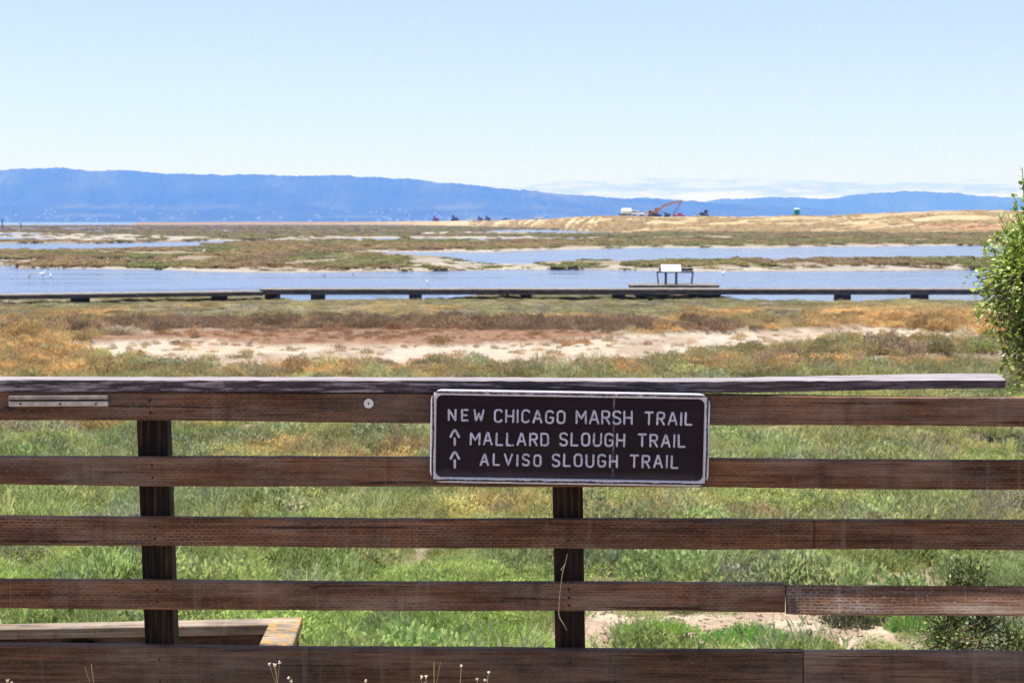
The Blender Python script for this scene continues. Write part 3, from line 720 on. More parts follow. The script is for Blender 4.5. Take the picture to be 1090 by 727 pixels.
# rebuild patch materials now that their board positions are known
px4 = fx(836, 622); pxk = fx(855, 695)
lz = lambda z: z-FB.z
W_RAIL[3] = wood('rail_wood', (.045, .018, .010), (.12, .055, .029), (.18, .098, .056), (.24, .18, .145), .75, .75, 11.2)
W_RAIL[4] = wood('kick_wood', (.02, .011, .008), (.075, .038, .021), (.125, .068, .04), (.15, .125, .11), .3, .55, 15.9)
PEG = flat('bolt_steel', (.004, .003, .003), .6, .3)
TH_R = .038
post_u = [(163, .0215), (605.5, .018), (-279, .015), (1488, .012)]
rail_objs = []
def stretch(a, b, u0=-330, u1=1540):                  # the fence runs on past both edges of the survey
    k = (b[1]-a[1])/(b[0]-a[0]); return (u0, a[1]+k*(u0-a[0])), (u1, b[1]+k*(u1-b[0]))
rails = [(*stretch(a, b), h) for a, b, h in rails]
for i, (a, b, hpx) in enumerate(rails):
    A, B = fx(*a), fx(*b); h = hpx/F*FY
    bm = bmesh.new()
    if i == 3:                                        # two lengths butted; the right one is rolled outwards to catch sun, its paler wood adding brightness
        zj = A[1]+(B[1]-A[1])*(px4[0]-A[0])/(B[0]-A[0]); J = (px4[0], zj); Jr = (px4[0]+.003, zj-.002)
        b2 = bmesh.new(); board(b2, Jr, (B[0], B[1]-.001), h, FY-.023, FY+TH_R-.023, 70, .0016, 55, lambda x: -.24-.11*float(sm(px4[0], px4[0]+.12, x)))
        build('rail', b2, wood('rail_wood', (.05, .023, .014), (.13, .064, .038), (.2, .12, .08), (.34, .29, .26), .9, .95, 18.6), fence, world=FB)['label'] = 'greyer rail board rolled outwards at the right end'
        board(bm, A, J, h, FY, FY+TH_R, 110, .0016, i*7+1)
    else: board(bm, A, B, h, FY, FY+TH_R, 160, .0016, i*7+1)
    o = build('rail', bm, W_RAIL[i], fence, world=FB); rail_objs.append((o, A, B, h))
A, B = [fx(*q) for q in stretch((-60, 686.6), (1150, 695.6))]
zj = A[1]+(B[1]-A[1])*(pxk[0]-A[0])/(B[0]-A[0])
bm = bmesh.new(); board(bm, (pxk[0]+.003, zj-.001), B, .235, FY-.006, FY+TH_R-.006, 70, .0018, 78, lambda x: -.13)
build('kick_board', bm, wood('kick_wood', (.03, .017, .011), (.10, .055, .036), (.17, .105, .072), (.22, .18, .155), .15, .7, 23.1), fence, world=FB)
bm = bmesh.new(); board(bm, A, (pxk[0], zj), .235, FY, FY+TH_R, 120, .0018, 77)
kick = build('kick_board', bm, W_RAIL[4], fence, world=FB); rail_objs.append((kick, A, B, .235))
# posts behind the rails
PW = wood('post_wood', (.002, .0015, .001), (.007, .004, .003), (.06, .028, .014), (.09, .06, .04), 0, .25, 3.3, vertical=True)
for k, (u, lean) in enumerate(post_u):
    c0 = on_y(u, 480 if k != 1 else 540, FY+TH_R)
    bm = bmesh.new(); box(bm, (0, FY+TH_R+.0375, .2), (.0905, .071, 2.42), .004)
    ztop = on_y(u, 418, FY).z+.004
    for v in bm.verts:
        if v.co.z > 1.0: v.co.z += ztop-1.41
    for v in bm.verts: v.co.x += c0.x+(c0.z-v.co.z)*lean-.002
    build('post', bm, PW, fence, world=FB)
# bolts through each rail into the posts
for (ro, A, B, h) in rail_objs:
    for k, (u, lean) in enumerate(post_u):
        c0 = on_y(u, 480 if k != 1 else 540, FY)
        zt = A[1]+(B[1]-A[1])*(c0.x-A[0])/(B[0]-A[0])
        offs = (.3, .72) if not (k == 1 and ro is rail_objs[3][0]) else (.2, .5, .78)
        if ro is kick: offs = (.16, .45)
        if ro is rail_objs[0][0] and k == 1: continue
        if ro is rail_objs[1][0] and k == 1: continue
        for t in offs:
            z = zt-h*t; x = c0.x+(c0.z-z)*lean-.004
            bm = bmesh.new(); cyl(bm, (x, FY-.0025, z), (x, FY+.01, z), .0036, seg=8)
            b = build('bolt', bm, PEG, ro, world=FB)
# the cap: two-by-six laid flat, its right end warped up and back
NB = NT('bleached_wood'); c = NB.obj()
g = NB.noise(NB.mapping(c, (1.5, 26, 26)), 3.2, 6, .65); g2 = NB.noise(NB.mapping(c, (3, 9, 9)), 3, 5, .7)
ctop = NB.ramp(g, [(.3, (.13, .11, .125)), (.5, (.25, .22, .245)), (.7, (.36, .325, .35))])
ctop = NB.mix(NB.ramp(g2, [(.66, 0.), (.70, 1.)]), ctop, (.035, .025, .03))
NB.principled(ctop, .8, .2, g, .5, .004)
NP = NT('flaking_paint'); c = NP.obj()
g = NP.noise(NP.mapping(c, (2.6, 14, 34)), 3.0, 8, .72); g2 = NP.noise(NP.mapping(c, (3.6, 9, 11)), 2.4, 6, .7); g3 = NP.noise(NP.mapping(c, (4, 20, 120)), 3, 3, .6)
paint = NP.ramp(g3, [(.3, (.022, .016, .02)), (.7, (.06, .044, .052))])
bare = NP.ramp(g3, [(.3, (.13, .11, .12)), (.6, (.30, .265, .285))])
f = NP.math('MULTIPLY', NP.ramp(g, [(.49, 0.), (.55, 1.)]), NP.ramp(g2, [(.34, .15), (.5, 1.)]))
sxx = NP.n('ShaderNodeSeparateXYZ'); NP.set(sxx.inputs[0], c)
f = NP.math('MULTIPLY', f, NP.ramp(sxx.outputs[0], [(0., 1.), (.35, .7), (.75, .3)]))
NP.principled(NP.mix(f, paint, bare), .72, .3, NP.math('SUBTRACT', g3, f), .6, .003)
bm = bmesh.new(); n = 140; rings = []; rr = random.Random(5)
cA = on_y(-330, 402.8, FY-.006); cB = on_y(1073, 408, FY-.006)
for i in range(n+1):
    t = i/n; x = cA.x+(cB.x-cA.x)*t; u = -330+1403*t
    w = float(sm(700, 1075, u))
    zt = float(np.interp(u, [-330, -60, 500, 760, 1073], [on_y(0, vv, FY-.006).z for vv in (403.1, 403.6, 404.4, 405.2, 404.6)]))
    th = .0375-.0105*w; dp = .088
    y0 = FY-.006+.03*w; tiltz = .010*w
    jt = lambda s: rr.uniform(-1, 1)*s
    sec = [(y0, zt-th+jt(.0008)), (y0-.001, zt-.003+jt(.0012)), (y0+.004, zt+jt(.0006)), (y0+dp-.004, zt+tiltz+jt(.0006)), (y0+dp, zt-.003+tiltz), (y0+dp, zt-th+tiltz)]
    rings.append([bm.verts.new((x, a_, b_)) for a_, b_ in sec])
for r0, r1 in zip(rings, rings[1:]):
    for k in range(6):
        f_ = bm.faces.new((r0[k], r0[(k+1) % 6], r1[(k+1) % 6], r1[k])); f_.material_index = 0 if k in (1, 2, 3) else 1
for rg in (rings[0][::-1], rings[-1]): bm.faces.new(rg).material_index = 1
build('cap_rail', bm, [NB.m, NP.m], fence, world=FB)

# ---- old strip of slats nailed under the cap
c0 = on_y(63, 426.5, FY); base = Vector((c0.x, FY-.004, c0.z))
t = empty('slat_holder', base, 'short grey weathered double strip screwed to the top rail at left', 'strip')
SM = flat('weathered_strip', (.27, .23, .22), .7, .3, .45, 30)
wd = 106/F*FY
for dz, hh_, mname in ((.0105, .011, 'upper_strip'), (-.0085, .0145, 'lower_strip')):
    bm = bmesh.new(); box(bm, (0, -.002, dz), (wd, .011, hh_), .0015)
    o = build(mname, bm, SM if dz > 0 else flat('pale_strip', (.40, .36, .33), .7, .3, .35, 40), t); o.rotation_euler = (0, -.004, 0)
for dx in (-.38, 0.02, .38):
    bm = bmesh.new(); cyl(bm, (dx*wd, -.011, -.0085), (dx*wd, -.002, -.0085), .0028, seg=8); build('screw', bm, PEG, t)
# ---- round white marker
c0 = on_y(392.5, 429.3, FY)
t = empty('trail_marker', (c0.x, FY, c0.z), 'small round white marker disc on the top rail left of the sign', 'marker')
bm = bmesh.new(); cyl(bm, (0, -.004, 0), (0, .0, 0), .0142, seg=24); build('disc', bm, flat('white_disc', (.62, .61, .6), .5, .4, .15, 60), t)
bm = bmesh.new(); cyl(bm, (0, -.0065, 0), (0, -.0035, 0), .0028, seg=10); build('screw', bm, PEG, t)

# ================================================================== the sign
SY = FY-.043
cS = on_y(606.6, 466.2, SY); KX = (cS.y*ct-(cS.z-CAMZ)*st)/F        # metres per survey unit at the sign
sign = empty('trail_sign', (cS.x, SY, cS.z), 'dark brown routed wooden trail sign with pale border and pale capital lettering', 'sign', rot=(0, .0165, 0))
SW, SH = 296*KX, 98.6*KX
def rrect(w, h, r, n=7):
    P = []
    for cx_, cz_, a0 in ((w/2-r, h/2-r, 0), (-w/2+r, h/2-r, 90), (-w/2+r, -h/2+r, 180), (w/2-r, -h/2+r, 270)):
        for k in range(n+1):
            a = math.radians(a0+90*k/n); P.append((cx_+r*math.cos(a), cz_+r*math.sin(a)))
    return P
def loft(bm, loops, closed_ends=True):
    R_ = [[bm.verts.new((x, y, z)) for x, z in P] for P, y in loops]
    for a, b in zip(R_, R_[1:]):
        for k in range(len(a)): bm.faces.new((a[k], a[(k+1) % len(a)], b[(k+1) % len(a)], b[k]))
    return R_
rb = 12*KX
bm = bmesh.new()
Lp = loft(bm, [(rrect(SW, SH, rb), .042), (rrect(SW, SH, rb), .004), (rrect(SW-.004, SH-.004, rb-.002), .0025)])
bm.faces.new(Lp[0]); bm.faces.new(Lp[-1][::-1])
NS = NT('sign_paint'); c = NS.obj()
a = NS.noise(NS.mapping(c, (1.5, 1, 9)), 4, 6, .7); b = NS.noise(c, 3, 3, .5); fn = NS.noise(c, 260, 2, .5)
col = NS.ramp(b, [(.3, (.011, .0065, .0095)), (.7, (.018, .0115, .0155))])
col = NS.mix(NS.ramp(a, [(.5, 0.), (.8, .35)]), col, (.04, .029, .037))
col = NS.mix(NS.ramp(fn, [(.70, 0.), (.76, .4)]), col, (.12, .10, .115))
sx = NS.n('ShaderNodeSeparateXYZ'); NS.set(sx.inputs[0], c)
cr = NS.math('ABSOLUTE', NS.math('SUBTRACT', NS.math('ADD', sx.outputs[0], NS.math('MULTIPLY', NS.noise(NS.mapping(c, (0, 0, 12)), 3, 3), .006)), (653-606.6)*KX+.003))
crm = NS.math('MULTIPLY', NS.ramp(cr, [(.0004, .8), (.0016, 0.)]), NS.ramp(NS.noise(NS.mapping(c, (0, 0, 25), (0, 0, 3)), 1.5, 2), [(.4, 0.), (.6, 1.)]))
col = NS.mix(crm, col, (.25, .22, .24))
low = NS.math('ADD', sx.outputs[2], NS.math('MULTIPLY', NS.noise(NS.mapping(c, (9, 1, 2)), 1, 4), .03))
col = NS.mix(NS.ramp(low, [(-.098+.0, .55), (-.078, 0.)]) if False else NS.math('MULTIPLY', NS.ramp(NS.math('ADD', low, .2), [(.095, 1.), (.118, 0.)]), .6), col, (.075, .058, .068))
NS.principled(col, .6, .12, NS.math('ADD', a, NS.math('MULTIPLY', fn, .3)), .25, .002)
build('panel', bm, NS.m, sign)
# raised border, paint chipped to pale wood
bm = bmesh.new(); bw = 6.0*KX
prof_ = [(0, .010), (0, -.003), (.0015, -.0052), (bw*.5, -.0062), (bw-.0015, -.005), (bw, .0015)]
loops = [(rrect(SW+.002-2*d_, SH+.002-2*d_, max(rb+.001-d_, .002)), y_) for d_, y_ in prof_]
loft(bm, loops)
NBd = NT('chipped_border'); c = NBd.obj()
a = NBd.noise(c, 55, 5, .7); b = NBd.noise(c, 14, 4, .6); fz = NBd.noise(c, 200, 3, .6)
sx = NBd.n('ShaderNodeSeparateXYZ'); NBd.set(sx.inputs[0], c)
# the outer and inner arrises are rubbed pale, the flat between is dark
dx = NBd.math('SUBTRACT', SW/2, NBd.math('ABSOLUTE', sx.outputs[0])); dz = NBd.math('SUBTRACT', SH/2, NBd.math('ABSOLUTE', sx.outputs[2]))
dd = NBd.math('ADD', NBd.math('MINIMUM', dx, dz), NBd.math('MULTIPLY', NBd.math('SUBTRACT', b, .5), .006))
edge = NBd.ramp(NBd.math('DIVIDE', dd, bw), [(.0, .9), (.16, .75), (.3, .12), (.5, .2), (.66, .9), (.95, 1.)])
msk = NBd.ramp(NBd.math('ADD', NBd.math('MULTIPLY', edge, .5), NBd.math('MULTIPLY', a, .8)), [(.56, 0.), (.66, 1.)])
col = NBd.mix(msk, (.030, .023, .027), NBd.ramp(fz, [(.3, (.36, .34, .39)), (.7, (.64, .62, .68))]))
NBd.principled(col, .7, .3, NBd.math('SUBTRACT', a, msk), .5, .002)
build('border', bm, NBd.m, sign)
# routed letters
def arc(cx_, cz_, rx, rz, a0, a1, n=7): return [(cx_+rx*math.cos(math.radians(a0+(a1-a0)*k/n)), cz_+rz*math.sin(math.radians(a0+(a1-a0)*k/n))) for k in range(n+1)]
G = {  # strokes on a unit-high cell: (width, [polylines])
    'N': (.62, [[(0, 0), (0, 1)], [(.03, .95), (.59, .05)], [(.62, 0), (.62, 1)]]),
    'E': (.52, [[(.52, 1), (0, 1), (0, 0), (.52, 0)], [(0, .5), (.42, .5)]]),
    'W': (.84, [[(0, 1), (.19, 0), (.42, .72), (.65, 0), (.84, 1)]]),
    'C': (.56, [[(.56, .84), (.5, .94), (.36, 1), (.2, 1), (.06, .92), (0, .78), (0, .22), (.06, .08), (.2, 0), (.36, 0), (.5, .06), (.56, .16)]]),
    'H': (.58, [[(0, 0), (0, 1)], [(.58, 0), (.58, 1)], [(0, .5), (.58, .5)]]),
    'I': (.0, [[(0, 0), (0, 1)]]),
    'A': (.66, [[(0, 0), (.3, 1), (.36, 1), (.66, 0)], [(.13, .33), (.53, .33)]]),
    'G': (.58, [[(.56, .86), (.5, .95), (.36, 1), (.2, 1), (.06, .92), (0, .78), (0, .22), (.06, .08), (.2, 0), (.38, 0), (.52, .07), (.58, .2), (.58, .46), (.34, .46)]]),
    'O': (.58, [[(.29, 1), (.18, .99), (.05, .91), (0, .76), (0, .24), (.05, .09), (.18, .01), (.4, .01), (.53, .09), (.58, .24), (.58, .76), (.53, .91), (.4, .99), (.27, 1)]]),
    'M': (.72, [[(0, 0), (0, 1), (.36, .38), (.72, 1), (.72, 0)]]),
    'R': (.56, [[(0, 0), (0, 1), (.36, 1), (.5, .95), (.55, .84), (.55, .66), (.5, .55), (.36, .5), (.03, .5)], [(.28, .48), (.56, 0)]]),
    'S': (.54, [[(.53, .86), (.46, .96), (.34, 1), (.18, 1), (.05, .94), (0, .82), (0, .68), (.06, .58), (.18, .53), (.36, .47), (.48, .41), (.54, .3), (.54, .17), (.48, .06), (.34, 0), (.18, 0), (.06, .05), (0, .15)]]),
    'T': (.62, [[(0, 1), (.62, 1)], [(.31, .97), (.31, 0)]]),
    'L': (.5, [[(0, 1), (0, 0), (.5, 0)]]),
    'D': (.57, [[(0, 0), (0, 1), (.34, 1), (.5, .93), (.57, .76), (.57, .24), (.5, .07), (.34, 0), (.02, 0)]]),
    'U': (.58, [[(0, 1), (0, .24), (.05, .09), (.18, 0), (.4, 0), (.53, .09), (.58, .24), (.58, 1)]]),
    'V': (.66, [[(0, 1), (.33, 0), (.66, 1)]]),
}
LM = NT('routed_letter_paint'); c = LM.obj(); a = LM.noise(c, 120, 4, .7); b = LM.noise(c, 25, 3, .6)
col = LM.ramp(b, [(.3, (.36, .36, .45)), (.7, (.56, .56, .67))]); col = LM.mix(LM.ramp(a, [(.55, 0.), (.63, .9)]), col, (.06, .05, .06))
LM.principled(col, .8, .2, a, .4, .001)
def sgn(u, v):                                       # survey point -> sign-local, undoing the tilt
    dx, dz = (u-606.6)*KX, -(v-466.2)*KX; q = .0165
    return dx*math.cos(q)-dz*math.sin(q), dx*math.sin(q)+dz*math.cos(q)
def densify(P, st_=.0035):
    out = [P[0]]
    for a_, b_ in zip(P, P[1:]):
        L_ = math.dist(a_, b_); k = max(1, int(L_/st_))
        out += [(a_[0]+(b_[0]-a_[0])*j/k, a_[1]+(b_[1]-a_[1])*j/k) for j in range(1, k+1)]
    return out
rl = random.Random(11)
def stroke(bm, P, r):
    P = densify(P); r0 = [r*rl.uniform(.9, 1.12) for _ in P]
    d0 = Vector((P[0][0]-P[1][0], 0, P[0][1]-P[1][1])).normalized(); d1 = Vector((P[-1][0]-P[-2][0], 0, P[-1][1]-P[-2][1])).normalized()
    pts = [Vector((x, .0012, z)) for x, z in P]
    pts = [pts[0]+d0*r*.75]+pts+[pts[-1]+d1*r*.75]; rad = [r*.5]+r0+[r*.5]
    tube(bm, pts, rad, 10, (1, .42, 1))
def word(txt, u0, u1, vt, vb):
    x0, z0 = sgn(u0, vb); x1, _ = sgn(u1, vb); _, zt = sgn(u0, vt)
    H = zt-z0; r = 1.12*KX; H -= 2*r; z0 += r; x0 += r; x1 -= r
    tot = sum(G[ch][0] for ch in txt); gaps = len(txt)-1
    k = H*1.02; gap = (x1-x0-tot*k)/gaps
    if gap < H*.28: k = (x1-x0-gaps*H*.33)/tot; gap = H*.33
    x = x0; bm = bmesh.new()
    for ch in txt:
        w_, st__ = G[ch]; jz = rl.uniform(-.3, .3)*KX; sl = rl.uniform(-.02, .02)
        for P in st__: stroke(bm, [(x+px*k+pz*H*sl, z0+pz*H+jz+(x-x0)*0) for px, pz in P], r)
        x += w_*k+gap
    return bm
for txt, u0, u1, vt, vb in [('NEW', 476.5, 515.5, 434.6, 448.2), ('CHICAGO', 525.5, 602, 435, 450), ('MARSH', 612.6, 673.5, 435.8, 451.4), ('TRAIL', 685.5, 737.2, 437.4, 452.4),
                            ('MALLARD', 499.8, 584.6, 459.2, 474), ('SLOUGH', 595.2, 665.5, 459.8, 475), ('TRAIL', 678.5, 730, 461.2, 476),
                            ('ALVISO', 510.5, 576.6, 482.2, 496), ('SLOUGH', 587.2, 657.8, 482.4, 497.2), ('TRAIL', 670, 722.5, 483.6, 498.4)]:
    bm = word(txt, u0, u1, vt, vb)
    # words follow the tilt of the board already through sgn()
    o = build('lettering', bm, LM.m, sign, smooth=True); o['label'] = f'pale routed word {txt}'
for va, vb in ((456.4, 475.2), (479.8, 499.4)):
    bm = bmesh.new()
    def q(u, v): return sgn(u, v)
    stroke(bm, [q(479.6, va+8.6), q(482.2, va+3), q(484, va+1.2), q(485.8, va+3), q(488.6, va+8.6)], 1.35*KX)
    stroke(bm, [q(484, va+10), q(484, vb-1.5)], 1.3*KX)
    build('arrow', bm, LM.m, sign, smooth=True)
for u, v in ((467, 425), (742, 433), (469, 500), (741, 508)):
    x, z = sgn(u, v); bm = bmesh.new(); cyl(bm, (x, .0, z), (x, .006, z), .0042, seg=12); build('bolt', bm, PEG, sign)

# ================================================================== lower walkway rail beyond the fence
LB = Vector((-1.6, 6.1, 0.05))
LW = wood('lichen_wood', (.09, .065, .045), (.21, .165, .12), (.32, .26, .2), (.30, .26, .22), 0, .6, 21., lichen=.8)
LW2 = wood('pale_cap_wood', (.07, .055, .045), (.19, .15, .12), (.29, .24, .2), (.30, .27, .25), 0, .6, 25., lichen=.14)
DW = wood('dark_rail_wood', (.016, .01, .009), (.05, .028, .021), (.09, .05, .036), (.2, .17, .17), 0, .8, 29.)
low = empty('lower_railing', LB, 'low wooden railing corner with orange lichen on its cap beyond the fence', 'railing')
ZL = 1.52
a0, a1 = on_z(-120, 671.5, ZL), on_z(291, 664.5, ZL)
b0, b1 = on_z(-120, 666.5, ZL), on_z(300, 657.5, ZL)
def slab(bm, quad, th):
    t_ = [bm.verts.new(p) for p in quad]; b_ = [bm.verts.new(Vector(p)-Vector((0, 0, th))) for p in quad]
    bm.faces.new(t_); bm.faces.new(b_[::-1])
    for k in range(4): bm.faces.new((t_[k], b_[k], b_[(k+1) % 4], t_[(k+1) % 4]))
bm = bmesh.new(); slab(bm, [a0, a1, b1, b0], .038); bmesh.ops.bevel(bm, geom=bm.edges[:], offset=.003, segments=1, affect='EDGES')
build('cap', bm, LW2, low, world=LB)
c_ = [on_z(274.5, 688, ZL+.003), on_z(311.5, 688, ZL+.003), on_z(322, 656.5, ZL+.003), on_z(289.5, 656.8, ZL+.003)]
ext = [c_[0]+(c_[0]-c_[3])*.9, c_[1]+(c_[1]-c_[2])*.9]
bm = bmesh.new(); slab(bm, [ext[0], ext[1], c_[2], c_[3]], .038); bmesh.ops.bevel(bm, geom=bm.edges[:], offset=.003, segments=1, affect='EDGES')
build('return_cap', bm, LW, low, world=LB)
for k, zt in enumerate((ZL-.042, ZL-.16, ZL-.40)):
    bm = bmesh.new(); yb = a1.y+.012
    board(bm, (a0.x, zt), (a1.x-.006, zt), .105 if k else .055, yb, yb+.038, 30, .001, 90+k)
    build('rail', bm, DW, low, world=LB)
for k in range(3):                                    # rails of the return side
    bm = bmesh.new(); p0, p1 = (ext[0]+ext[1])/2, (c_[2]+c_[3])/2; d = p1-p0
    rot = Matrix.Rotation(math.atan2(d.y, d.x), 3, 'Z')
    box(bm, (p0+p1)/2-Vector((0, 0, .10+.16*k)), (d.length-.26, .036, .1), .003, rot); build('rail', bm, DW, low, world=LB)
for p in ((c_[2]+c_[3])/2-Vector((0, .055, 0)), Vector((b0.x*.5+a1.x*.5, a0.y+.09, ZL)), (ext[0]+ext[1])/2+Vector((0, .06, 0))):
    bm = bmesh.new(); box(bm, (p.x, p.y, ZL/2-.05), (.088, .088, ZL-.03), .004); build('post', bm, PW, low, world=LB)

# ================================================================== shrubs
def shrub_mat(name, c1, c2, c3):
    N = NT(name); g = N.n('ShaderNodeNewGeometry'); rnd = g.outputs['Random Per Island']
    col = N.ramp(rnd, [(0., c1), (.55, c2), (1., c3)])
    d = N.n('ShaderNodeBsdfPrincipled'); N.set(d.inputs['Base Color'], col); d.inputs['Roughness'].default_value = .42; d.inputs['Specular IOR Level'].default_value = .4
    t = N.n('ShaderNodeBsdfTranslucent'); N.set(t.inputs[0], N.mix(1.0, col, (1.1, 1.15, .6), 'MULTIPLY'))
    mx = N.n('ShaderNodeMixShader'); mx.inputs[0].default_value = .3
    N.t.links.new(d.outputs[0], mx.inputs[1]); N.t.links.new(t.outputs[0], mx.inputs[2]); N.t.links.new(mx.outputs[0], N.out.inputs[0]); return N.m
BARK = flat('shrub_bark', (.16, .12, .09), .85, .2, .4, 30)
def shrub(name, base, label, cat, group, centre, rad, ntw, leaf, mat, seed, dens=1.0, tips=(), lobes=()):
    r = random.Random(seed); root = empty(name, base, label, cat, group)
    base = Vector(base); ctr = Vector(centre); V = []; Fc = []; sb = bmesh.new()
    def leaf_at(p, d, s):
        up = Vector((r.uniform(-.6, .6), r.uniform(-.6, .6), 1)); sd = d.cross(up); sd = sd.normalized() if sd.length > 1e-4 else Vector((1, 0, 0))
        nn = sd.cross(d).normalized(); w_ = s*r.uniform(.30, .44); b = len(V)
        V.extend([tuple(p), tuple(p+d*s*.5+sd*w_+nn*s*.08), tuple(p+d*s), tuple(p+d*s*.5-sd*w_+nn*s*.08)]); Fc.extend([(b, b+1, b+2), (b, b+2, b+3)])
    mains = []
    for k in range(7):
        a = r.uniform(0, 6.283); e = ctr+Vector((math.cos(a)*rad[0]*.55, math.sin(a)*rad[1]*.55, r.uniform(-.3, .5)*rad[2]))
        m = (base+e)/2+Vector((r.uniform(-.1, .1), r.uniform(-.1, .1), -.1*rad[2])); b0_ = base+Vector((r.uniform(-.04, .04), r.uniform(-.04, .04), 0))
        P = [b0_, (b0_*2+m)/3, m, (m+e)/2+Vector((0, 0, .03)), e]; tube(sb, P, [.016, .014, .011, .008, .004], 6); mains.append(P)
    tl = []
    for k in range(ntw):
        z = r.uniform(-1, 1); a = r.uniform(0, 6.283); q = math.sqrt(1-z*z); k_ = r.uniform(.55, 1.0)**.6
        lump = .82+.32*float(vnoise(np.array([a*1.6]), np.array([z*2.6+9]), seed)[0])
        tl.append(ctr+Vector((math.cos(a)*q*rad[0], math.sin(a)*q*rad[1], z*rad[2]))*k_*lump if False else ctr+Vector((math.cos(a)*q*rad[0]*k_*lump, math.sin(a)*q*rad[1]*k_*lump, z*rad[2]*k_*lump)))
    nmain = len(tl)
    for lc_, lr_, ln_ in lobes:
        for k in range(ln_):
            d = Vector((r.gauss(0, 1), r.gauss(0, 1), r.gauss(0, 1))).normalized()*r.uniform(.4, 1)**.5; tl.append(Vector(lc_)+Vector((d.x*lr_[0], d.y*lr_[1], d.z*lr_[2])))
        for k in range(4):
            e = Vector(lc_)+Vector((r.uniform(-.5, .5)*lr_[0], r.uniform(-.5, .5)*lr_[1], r.uniform(-.3, .4)*lr_[2])); P = [base, (base+e)/2+Vector((0, 0, .02)), (base+e*3)/4, e]; tube(sb, P, [.012, .009, .006, .003], 6); mains.append([base]+P)
    ntw = len(tl)
    tl += [Vector(q) for q in tips]
    for ti, e in enumerate(tl):
        special = ti >= ntw
        Pm = min((p for P in mains for p in P[2:]), key=lambda p: (p-e).length+r.uniform(0, .1))
        s0 = Pm.lerp(e, .35 if not special else .3); d = (e-s0)
        tube(sb, [Pm, s0, e], [.004, .0028, .0012], 4, cap=False)
        nl = int(max(4, d.length/(leaf*.33))*dens) if special else int(r.uniform(9, 16)*dens)
        for j in range(nl):
            t_ = (j+r.random())/nl; p = s0.lerp(e, t_)+Vector((r.gauss(0, 1), r.gauss(0, 1), r.gauss(0, 1)))*leaf*(.35 if special else .9)
            dd = (d.normalized()*.6+Vector((r.uniform(-1, 1), r.uniform(-1, 1), r.uniform(-.5, 1)))).normalized()
            leaf_at(p, dd, leaf*r.uniform(.6, 1.2))
    V = [tuple(Vector(v)-base) for v in V]
    me = bpy.data.meshes.new('crown'); me.from_pydata(V, [], Fc); me.update(); me.materials.append(mat)
    o = bpy.data.objects.new('crown', me); link(o, root)
    build('stem', sb, BARK, root, world=base); return root
SHM = shrub_mat('green_shrub_leaf', (.09, .15, .03), (.26, .35, .08), (.50, .56, .19))
SHD = shrub_mat('dark_shrub_leaf', (.05, .08, .02), (.11, .15, .045), (.28, .31, .13))
BY = 5.75
cc_ = on_y(1150, 320, BY); kx = BY/F
tips = [on_y(u, v, BY+dy) for u, v, dy in ((1088, 178, 0), (1090, 196, .02), (1062, 228, .02), (1066, 240, 0), (1050, 262, .0), (1046, 268, .03), (1036, 312, 0), (1042, 292, .04), (1034, 338, .02), (1046, 368, 0), (1060, 396, .03), (1076, 416, -.2), (1084, 424, -.3), (1080, 210, .05), (1098, 168, .0), (1056, 250, .04))]
gz = lambda x, y: float(bank(np.array([x]), np.array([y]))[0])
shrub('shrub', (cc_.x+.3, BY, gz(cc_.x, BY)+.03), 'tall bright green leafy shrub at the right end of the fence cap', 'shrub', None, cc_, (108*kx, .34, 125*kx), 1500, .022, SHM, 3, 1.1, tips, [(on_y(1262, 480, BY+.1), (.42, .34, .4), 700), (on_y(1275, 640, BY+.15), (.45, .34, .34), 550), (on_y(1320, 330, BY+.1), (.36, .32, .36), 500)])
lc = on_y(1046, 696, 7.4)
tips2 = [on_y(u, v, 7.4+dy) for dy in (-.06, 0, .07) for u, v in ((1010, 600), (1024, 600), (1036, 604), (1028, 612), (1050, 600), (1004, 640), (1060, 640), (1080, 632),(1014, 590), (1022, 588), (1040, 596), (1032, 592), (1016, 612), (1045, 608), (980, 650), (990, 640), (1030, 618), (1048, 616))]
shrub('shrub', (lc.x, 7.5, gz(lc.x, 7.5)+.03), 'dark small-leaved shrub growing low behind the bottom rails at right', 'shrub', None, lc, (72*7.4/F, .3, 46*7.4/F), 480, .021, SHD, 8, .9, tips2)

